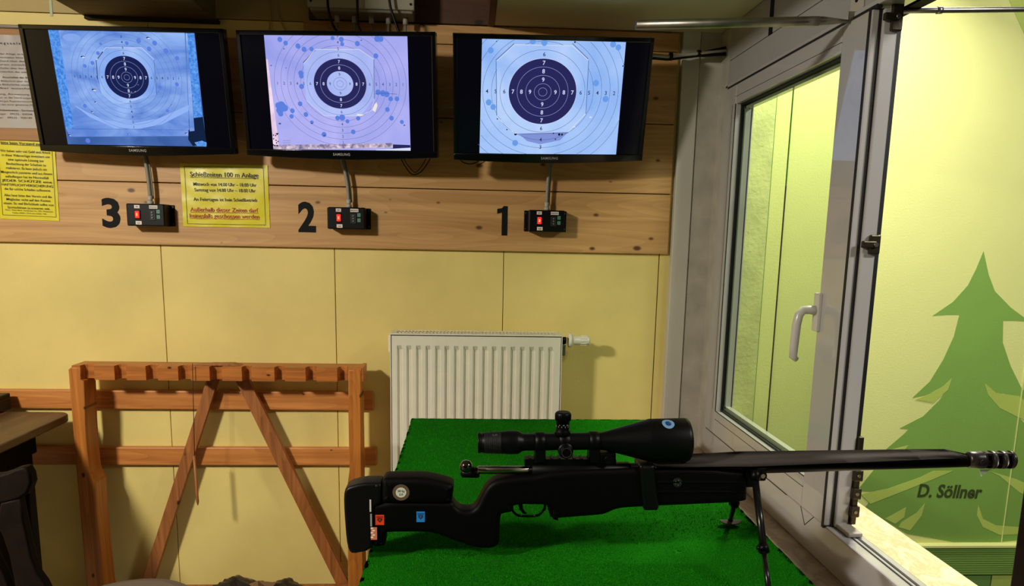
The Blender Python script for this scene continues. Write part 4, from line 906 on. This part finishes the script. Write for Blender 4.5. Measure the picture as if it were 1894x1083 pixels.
# ------------------------------------------------------------------ rifle
GY = 1.37
g4 = lambda x, y: onY(630+x*.2112, 820+y*.2112, GY)
g5 = lambda x, y: onY(840+x*.24287, 730+y*.24287, GY)
g6 = lambda x, y: onY(1250+x*.34002, 780+y*.34002, GY)
g7 = lambda x, y: onY(1020+x*.24283, 820+y*.24283, GY)
rf = thing('target_rifle', 'black bolt-action target rifle with scope lying across the green bench', 'rifle', tuple(g5(700, 800)))
def slab(b, pts, th, m, r, yc):
    """profile in the XZ plane given thickness th and edges rounded with radius r"""
    from mathutils.geometry import tessellate_polygon
    P = [(p.x, p.z) for p in pts]
    A = sum(P[i-1][0]*P[i][1]-P[i][0]*P[i-1][1] for i in range(len(P)))
    if A < 0: P = P[::-1]
    Q = []                                     # even spacing
    for i in range(len(P)):
        a, c = Vector(P[i]), Vector(P[(i+1) % len(P)]); n = max(1, int((c-a).length/.006))
        Q += [a+(c-a)*k/n for k in range(n)]
    n = len(Q)
    def inset(d):
        out = []
        for i in range(n):
            t = (Q[(i+1) % n]-Q[i-1]); t.normalize(); out.append(Q[i]+Vector((-t.y, t.x))*d)
        return out
    K = 5; layers = []
    for k in range(K+1):
        a = PI/2*k/K; layers.append((-th/2+r*(1-math.sin(a)), r*(1-math.cos(a))))
    layers = [(y, d) for y, d in layers][::-1]; layers += [(-y, d) for y, d in layers[::-1]]
    rg = []
    for y, d in layers: rg.append([b.bm.verts.new((q.x, yc+y, q.y)) for q in inset(d)])
    for i in range(len(rg)-1):
        for k in range(n): b.face([rg[i][k], rg[i][(k+1) % n], rg[i+1][(k+1) % n], rg[i+1][k]], m, True)
    T = tessellate_polygon([[Vector((q.x, q.y, 0)) for q in inset(layers[0][1])]])
    for t in T: b.face([rg[0][i] for i in t], m); b.face([rg[-1][i] for i in t], m)
    bmesh.ops.recalc_face_normals(b.bm, faces=b.bm.faces[:])
def side(name, pts, th, m, bev=.006, yc=GY, parent=rf):
    b = MB(); slab(b, pts, th, m, bev, yc)
    return b.build(name, parent)
def smooth(pts, it=1):
    for _ in range(it):
        q = []
        for i in range(len(pts)):
            a, c = pts[i], pts[(i+1) % len(pts)]; q += [a*.78+c*.22, a*.22+c*.78]
        pts = q
    return pts
stock = [g4(*p) for p in ((300, 470), (980, 470), (1005, 510), (1040, 545), (1095, 556), (1150, 550), (1190, 515), (1225, 440), (1262, 370), (1300, 325), (1350, 295), (1430, 275), (1560, 262))]
stock += [g5(*p) for p in ((600, 590), (740, 560), (1000, 545), (1500, 530), (1890, 530))]+[g7(*p) for p in ((1300, 175), (1462, 185), (1466, 395), (1450, 412), (1360, 425), (1100, 437), (800, 450), (680, 456), (540, 464), (470, 476), (420, 500), (370, 517), (200, 530), (0, 546))]
stock += [g5(*p) for p in ((745, 918), (735, 880), (735, 812), (440, 808))]+[g4(*p) for p in ((1500, 570), (1440, 578), (1400, 590), (1392, 680), (1390, 820), (1375, 862), (1320, 882), (1250, 886), (1150, 872), (1010, 822), (900, 780), (830, 755), (750, 742), (420, 742), (404, 760), (400, 855), (380, 866), (280, 872), (280, 600))]
side('stock', smooth(stock, 1), .046, M_gun, .010)
# butt pad and carrier
side('butt_plate', smooth([g4(*p) for p in ((60, 350), (200, 310), (345, 308), (372, 318), (372, 480), (300, 520), (300, 870), (262, 880), (240, 900), (120, 922), (86, 892), (66, 800), (48, 560), (44, 420))]), .050, M_black, .006)
cheek = side('cheek_piece', smooth([g4(*p) for p in ((372, 300), (390, 272), (430, 266), (735, 262), (860, 288), (990, 326), (992, 370), (975, 470), (965, 488), (385, 488), (366, 440))]), .056, M_gun, .012)
fy = GY-.028
def sticker(name, cpt, r, m1, lab=None, text=None):
    pass
b = MB(); c = g4(541, 382); c.y = fy-.0004; b.disc(c, X3, Z3, .0158, .0158, mat('brown_sticker_ring', rgb(96, 76, 58), .5)); c2 = c-Y3*.0003; b.disc(c2, X3, Z3, .0098, .0098, mat('white_sticker', rgb(206, 206, 188), .5))
b.text('58 kg', c2-Y3*.0003+Z3*.001, X3, Z3, .006, M_ink); b.text('2.0', c2-Y3*.0003-Z3*.0055, X3, Z3, .006, M_ink); o = b.build('round_sticker', rf); o['label'] = 'round white and brown sticker'
sy = GY-.0235
def rect(name, p0, p1, m, lab, Y=sy, extra=None):
    b = MB(); A, B_ = g4(*p0), g4(*p1); b.box((A.x, Y-.0006, B_.z), (B_.x, Y+.0002, A.z), m)
    if extra: extra(b, (A+B_)/2, Y-.0009)
    o = b.build(name, rf); o['label'] = lab
def crest(col):
    def f(b, c, Y):
        c = Vector((c.x, Y, c.z)); s = .0045
        b.poly([c+Vector(p)*s for p in ((-1, 0, .9), (1, 0, .9), (1, 0, -.1), (0, 0, -1.1), (-1, 0, -.1))], col)
        b.poly([c+Vector((0, -.0002, 0))+Vector(p)*s for p in ((-.5, 0, .4), (.5, 0, .4), (0, 0, -.5))], mat('sticker_pale', rgb(150, 60, 40), .5))
        b.box((c.x-.006, Y-.0001, c.z+.0055), (c.x+.006, Y+.0004, c.z+.007), col)
    return f
rect('white_strip', (269, 448), (284, 552), mat('white_tape', rgb(206, 204, 196), .5), 'white strip on the butt', GY-.0256)
rect('grey_strip', (275, 570), (290, 678), mat('grey_tape', rgb(150, 150, 148), .5), 'grey strip on the butt', GY-.0256)
rect('crest_sticker', (318, 583), (394, 669), mat('red_sticker', rgb(226, 62, 22), .5), 'red crest sticker', extra=crest(mat('dark_red_print', rgb(90, 24, 14), .5)))
rect('crest_sticker', (672, 554), (744, 644), mat('blue_sticker', rgb(32, 128, 206), .5), 'blue crest sticker', extra=crest(mat('dark_blue_print', rgb(14, 62, 116), .5)))
rect('patterned_sticker', (280, 686), (334, 792), mat('orange_sticker', rgb(208, 120, 70), .5), 'orange and white sticker', GY-.0256, extra=lambda b, c, Y: [b.box((c.x-.006+.003*(k % 2), Y-.0001, c.z-.009+k*.0045), (c.x-.001+.003*(k % 2), Y+.0004, c.z-.006+k*.0045), M_lab) for k in range(5)])
# receiver, bolt
def rodx(name, xa, xb, c, r, m, seg=24, parent=rf, bev=.001):
    b = MB(); b.lathe([(0, r-bev), (bev, r), (xb-xa-bev, r), (xb-xa, r-bev)], (xa, GY, c), X3, m, seg); return b.build(name, parent)
RZ = g5(900, 575).z
rc = rodx('receiver', g5(590, 570).x, g5(1330, 570).x, RZ, .0175, M_gunmetal)
bt = rodx('bolt', g5(175, 572).x, g5(600, 572).x, g5(400, 570).z, .0078, M_steel, bev=.002)
b = MB(); cx_ = g5(130, 590); b.lathe([(0, .004), (.003, .0085), (.030, .0095), (.036, .008)], (g5(50, 590).x, GY, g5(100, 594).z), X3, M_gunmetal, 20); o = b.build('bolt_shroud', rf); o.parent = bt; 
k0, k1 = g5(165, 570), g5(92, 512); b = MB(); b.tube([k0, k0*.5+k1*.5+Vector((0, -.01, 0)), k1+Vector((0, -.02, 0))], [.005, .0045, .005], M_gunmetal, 10); o = b.build('bolt_handle', rf); o.parent = bt
b = MB(); b.ball(k1+Vector((.0, -.025, 0)), .0122, mat('gloss_black_knob', rgb(8, 8, 8), .08, coat=1)); o = b.build('bolt_knob', rf); o.parent = bt
for o in bt.children: o.matrix_parent_inverse = Matrix.Identity(4)
b = MB(); A, B_ = g5(535, 476), g5(1225, 530); b.box((A.x, GY-.011, B_.z), (B_.x, GY+.011, A.z), M_gunmetal, .001)
for k in range(12): x = A.x+.01+k*(B_.x-A.x-.02)/11; b.box((x-.002, GY-.0112, A.z-.0005), (x+.002, GY+.0112, A.z+.002), M_gunmetal)
b.build('scope_rail', rf)
# magazine block and trigger guard
side('magazine', [g5(*p) for p in ((700, 640), (745, 640), (745, 912), (728, 905), (712, 860))], .03, M_gunmetal, .002)
P = [g5(*p) for p in ((442, 800), (440, 868), (452, 890), (482, 916), (520, 922), (600, 922), (645, 914), (690, 866), (694, 805))]
b = MB()
for i in range(len(P)-1):
    a, c = P[i], P[i+1]; b.tube([a-Y3*.0, c], .0026, M_gunmetal, 8)
b.build('trigger_guard', rf)
P = [g5(*p) for p in ((505, 800), (505, 840), (512, 868), (532, 893), (550, 902))]; b = MB(); b.tube(P, [.0045, .0042, .0036, .003, .002], M_gunmetal, 8); b.build('trigger', rf)
# barrel, mirage band, muzzle brake
z0 = g6(420, 240).z; m0 = g6(1585, 213); bx0 = g5(1330, 570).x
b = MB(); b.lathe([(0, .0150), (.12, .0138), (.2, .0128), (m0.x-bx0, .0115)], (bx0, GY, RZ), (m0-Vector((bx0, GY, RZ))), M_gunmetal, 28); b.build('barrel', rf)
bd = (m0-Vector((bx0, GY, RZ))).normalized()
b = MB()
band = [(g5(1480, 500).x, .0165, .030), (g6(240, 200).x, .0165, .034), (g6(385, 160).x, .0165, .040), (g6(900, 160).x, .0165, .031), (g6(1300, 160).x, .0165, .024), (g6(1500, 150).x, .016, .020), (g6(1600, 175).x, .008, .010)]
rows = []
for x, hz, hw in band:
    s = (x-bx0)/bd.x; c = Vector((bx0, GY, RZ))+bd*s
    rows.append([b.bm.verts.new((x, c.y+hw, c.z+hz+.004)), b.bm.verts.new((x, c.y-hw*.2, c.z+hz+.0025)), b.bm.verts.new((x, c.y-hw*.85, c.z+hz-.004))])
for i in range(len(rows)-1):
    for j in range(2): b.face([rows[i][j], rows[i][j+1], rows[i+1][j+1], rows[i+1][j]], M_band, True)
bmesh.ops.solidify(b.bm, geom=b.bm.faces[:], thickness=.0012); b.build('mirage_band', rf)
xs0, xs1 = g6(1583, 205).x, g6(1834, 205).x; zc_ = g6(1720, 204).z; L_ = xs1-xs0; R_ = .0180
b = MB(); b.lathe([(0, .012), (.004, .0165), (.018, .0165), (.026, R_), (L_*.34, R_), (L_*.34, .010)], (xs0, GY, zc_), X3, M_brake, 36)
b.lathe([(L_*.34, .0085), (L_*.98, .0085)], (xs0, GY, zc_), X3, M_gunmetal, 20)
for a, c in ((.47, .56), (.69, .78), (.90, 1.0)): b.lathe([(L_*a, R_*.45), (L_*a, R_), (L_*c-(.004 if c == 1 else 0), R_), (L_*c, R_-(.004 if c == 1 else 0)), (L_*c, R_*.45)], (xs0, GY, zc_), X3, M_brake, 36)
for s_ in (1, -1): b.box((xs0+L_*.3, GY-.010, zc_+s_*R_*.72-.0025), (xs1-.004, GY+.010, zc_+s_*R_*.80+.0015), M_brake, .001)
b.tube([(xs0+L_*.22, GY-R_-.0005, zc_), (xs0+L_*.22, GY-R_+.003, zc_)], .0048, M_rubber, 14)
b.build('muzzle_brake', rf)
b = MB(); q = [(1036, 530), (1050, 605), (1062, 600), (1062, 570), (1080, 582), (1110, 565), (1130, 540), (1170, 530), (1120, 526)]
b.prism([onY(1640+x*.16624, 780+y*.16624, GY) for x, y in q], (0, .0006, 0), mat('translucent_tape', rgb(200, 226, 206), .4)); o = b.build('tape_scrap', rf); o['label'] = 'torn pale tape scrap under the muzzle brake'
# fore-end strap, ribs
side('fore_end_strap', [g5(*p) for p in ((1392, 505), (1500, 505), (1512, 640), (1534, 820), (1520, 842), (1430, 842), (1418, 820), (1400, 640))], .058, M_black, .006)
for yy_ in (262, 335):
    A, B_ = g7(770, yy_), g7(1440, yy_+2); b = MB(); b.box((A.x, GY-.0245, A.z-.002), (B_.x, GY-.022, A.z+.002), M_gunmetal, .0008); b.build('fore_end_rib', rf)
b = MB(); A = g7(935, 265); A.y = GY-.0245; b.tube([A, A+Y3*.004], .009, M_rubber, 16)
for k in range(5):
    a = k*2*PI/5; b.tube([A+Vector((.005*math.cos(a), -.0006, .005*math.sin(a))), A+Vector((.005*math.cos(a), .002, .005*math.sin(a)))], .0012, M_steel, 6)
b.build('sling_socket', rf)
# bipod
bp0 = g7(1560, 205)
b = MB(); A, B_ = g7(1462, 165), g7(1530, 312); b.box((A.x, GY-.018, B_.z), (B_.x, GY+.018, A.z), M_gunmetal, .003)
A, B_ = g7(1512, 140), g7(1592, 250); b.box((A.x, GY-.030, B_.z), (B_.x, GY+.030, A.z), M_gunmetal, .004); b.tube([(bp0.x, GY-.033, bp0.z), (bp0.x, GY+.033, bp0.z)], .0085, M_gunmetal, 16); b.tube([(bp0.x, GY-.0345, bp0.z), (bp0.x, GY-.032, bp0.z)], .0045, M_steel, 12)
mount = b.build('bipod_mount', rf)
LT = onY(1396, 880, GY-.032); LF = onZ(1424.5, 1112, TZ+.012)
def leg(top, foot, name='bipod_leg'):
    d = foot-top; b = MB(); kx = .60
    b.tube([top+Z3*.012, top+d*.04], .0095, M_gunmetal, 14)
    b.tube([top, top+d*kx], .0068, mat('satin_black_tube', rgb(24, 22, 22), .25, .4), 16); b.tube([top+d*kx, top+d*.97], .0048, mat('satin_black_tube', rgb(24, 22, 22), .25, .4), 14)
    o = b.build(name, rf)
    b = MB(); b.tube([top+d*(kx-.02), top+d*(kx+.03)], .0098, M_gunmetal, 16); b.tube([top+d*kx+Vector((-.012, 0, 0)), top+d*kx+Vector((0, 0, 0))], .004, M_gunmetal, 8); c = b.build('leg_collar', rf); c.parent = o
    b = MB(); f_ = foot; n = 20
    up_ = []
    pts = [Vector((f_.x+.024*math.cos(k*2*PI/n), f_.y+.013*math.sin(k*2*PI/n), f_.z-.005+.004*(abs(math.cos(k*2*PI/n))**4))) for k in range(n)]
    b.prism(pts, (0, 0, .0022), M_band); b.ball((f_.x, f_.y, f_.z), .0062, M_gunmetal); c = b.build('foot', rf); c.parent = o
leg(LT, LF)
FT = onY(1363, 905, GY+.05); FF = onZ(1351, 962, TZ+.011)
leg(FT+Vector((.008, 0, .03)), FF)
# scope
s0, s1 = g5(180, 364), g5(1785, 340); ax = (s1-s0); LS = ax.length; px2m = (g5(1180, 360)-g5(180, 360)).length/1000
prof = [(180, 74), (184, 78), (200, 77), (206, 73), (214, 73), (220, 78), (300, 80), (390, 87), (402, 90), (470, 90), (486, 86), (514, 68), (530, 65), (1100, 66), (1130, 70), (1240, 98), (1360, 130), (1455, 156), (1480, 164), (1750, 167), (1772, 164), (1782, 152), (1785, 140)]
b = MB(); b.lathe([((x-180)/(1605)*LS, r*px2m) for x, r in prof], s0, ax, mat('satin_scope_black', rgb(5, 5, 6), .4, 0, spec=.18), 56)
scope = b.build('telescopic_sight', rf)
def sub(b, name): o = b.build(name, rf); o.parent = scope; return o
an = ax.normalized()
b = MB()
for k in range(14): b.lathe([(((230+k*9)-180)/1605*LS, (80+k*.5)*px2m), (((235+k*9)-180)/1605*LS, (81.5+k*.5)*px2m)], s0, ax, M_rubber, 40)
sub(b, 'eyepiece_ring')
for xa in (608, 1018):
    b = MB(); b.lathe([((xa-180)/1605*LS, 70*px2m), ((xa-177)/1605*LS, 76*px2m), ((xa+74-180)/1605*LS, 76*px2m), ((xa+77-180)/1605*LS, 70*px2m)], s0, ax, M_gunmetal, 36)
    A, B_ = g5(xa+4, 380), g5(xa+82, 505); b.box((A.x, GY-.014, B_.z), (B_.x, GY+.014, A.z), M_gunmetal, .002); sub(b, 'scope_ring')
A, B_ = g5(1100, 428), g5(1222, 515); b = MB(); b.box((A.x, GY-.013, B_.z), (B_.x, GY+.013, A.z), M_gunmetal, .003); c = g5(1165, 472); b.tube([(c.x, GY-.022, c.z), (c.x, GY-.010, c.z)], .0085, M_gunmetal, 16); sub(b, 'mount_clamp')
b = MB(); tc_ = g5(838, 352); b.ball(tc_, .0195, M_gunmetal, 1.0, .95, 1.0, 28); sub(b, 'turret_housing')
b = MB(); tp = g5(826, 270); L2_ = g5(826, 128).z-tp.z
b.lathe([(-.008, .0165), (0, .0140), (L2_*.16, .0125), (L2_*.2, .0128), (L2_*.52, .0128), (L2_*.56, .0150), (L2_*.93, .0150), (L2_*.97, .0135), (L2_, .012)], (tp.x, GY, tp.z), Z3, M_gunmetal, 36)
for k in range(24):
    a = k*PI/12; b.box((tp.x+math.cos(a)*.0150-.0006, GY+math.sin(a)*.0150-.0006, tp.z+L2_*.6), (tp.x+math.cos(a)*.0150+.0006, GY+math.sin(a)*.0150+.0006, tp.z+L2_*.9), M_gunmetal)
    if k % 2: b.box((tp.x+math.cos(a)*.0129-.0003, GY+math.sin(a)*.0129-.0003, tp.z+L2_*.22), (tp.x+math.cos(a)*.0129+.0003, GY+math.sin(a)*.0129+.0003, tp.z+L2_*.30), M_logo)
for x, s in ((-.0075, 'A'), (0, '48'), (.0075, '50')): b.text(s, Vector((tp.x+x, GY-math.sqrt(.0132**2-x*x)-.0004, tp.z+L2_*.33)), X3, Z3, .0032, M_logo)
sub(b, 'elevation_turret')
b = MB(); c = g5(838, 398); b.lathe([(0, .0145), (.012, .0145), (.0135, .0125), (.0235, .0120), (.0245, .0110)], (c.x, GY-.012, c.z), -Y3, M_gunmetal, 36)
n = 40
for k in range(n):
    if k % 2 == 0: a = k*2*PI/n; r_ = .0088; p = Vector((c.x+math.cos(a)*r_, GY-.0367, c.z+math.sin(a)*r_)); b.box((p.x-.0004, p.y, p.z-.0004), (p.x+.0004, p.y+.0003, p.z+.0004), M_conduit)
sub(b, 'side_turret')
b = MB(); A = g5(262, 387); A.y = GY-.0195; b.text('Victory', A, X3, Z3, .0062, M_logo, 'LEFT', .01, 1.1, 1.1); b.text('1-12', Vector((g5(290, 296).x, GY-.012, g5(290, 300).z)), X3, Z3, .005, M_logo, 'LEFT'); sub(b, 'printed_lettering')
b = MB(); c = g5(1600, 192); rr_ = 167*px2m; N_ = 18
ce = s0+an*((1600-180)/1605*LS); row = []
th0 = math.asin(min(.97, (c.z-ce.z)/(rr_)))
for m_, ru, off in ((mat('blue_white_sticker', rgb(112, 150, 190), .3), 1, .0004), (mat('navy_sticker_mark', rgb(30, 62, 110), .3), .5, .0007)):
    P = []
    for k in range(N_):
        a = 2*PI*k/N_; dx = .0118*ru*math.cos(a); dth = .30*ru*math.sin(a); th = min(th0-.10+dth, 1.55)
        P.append(Vector((ce.x+dx, ce.y-math.cos(th)*(rr_+off), ce.z+math.sin(th)*(rr_+off))))
    cv = b.bm.verts.new(sum(P, Vector())/N_+Vector((0, -.0012, .0012))); vv = [b.bm.verts.new(p) for p in P]
    for k in range(N_): b.face([cv, vv[k], vv[(k+1) % N_]], m_)
o = sub(b, 'oval_sticker'); o['label'] = 'small blue and white oval sticker'
b = MB(); b.lathe([(LS-.002, 150*px2m), (LS+.0006, 138*px2m)], s0, ax, M_lens, 40); sub(b, 'objective_lens')
for root in bpy.data.objects:
    if '_base' in root: del root['_base']
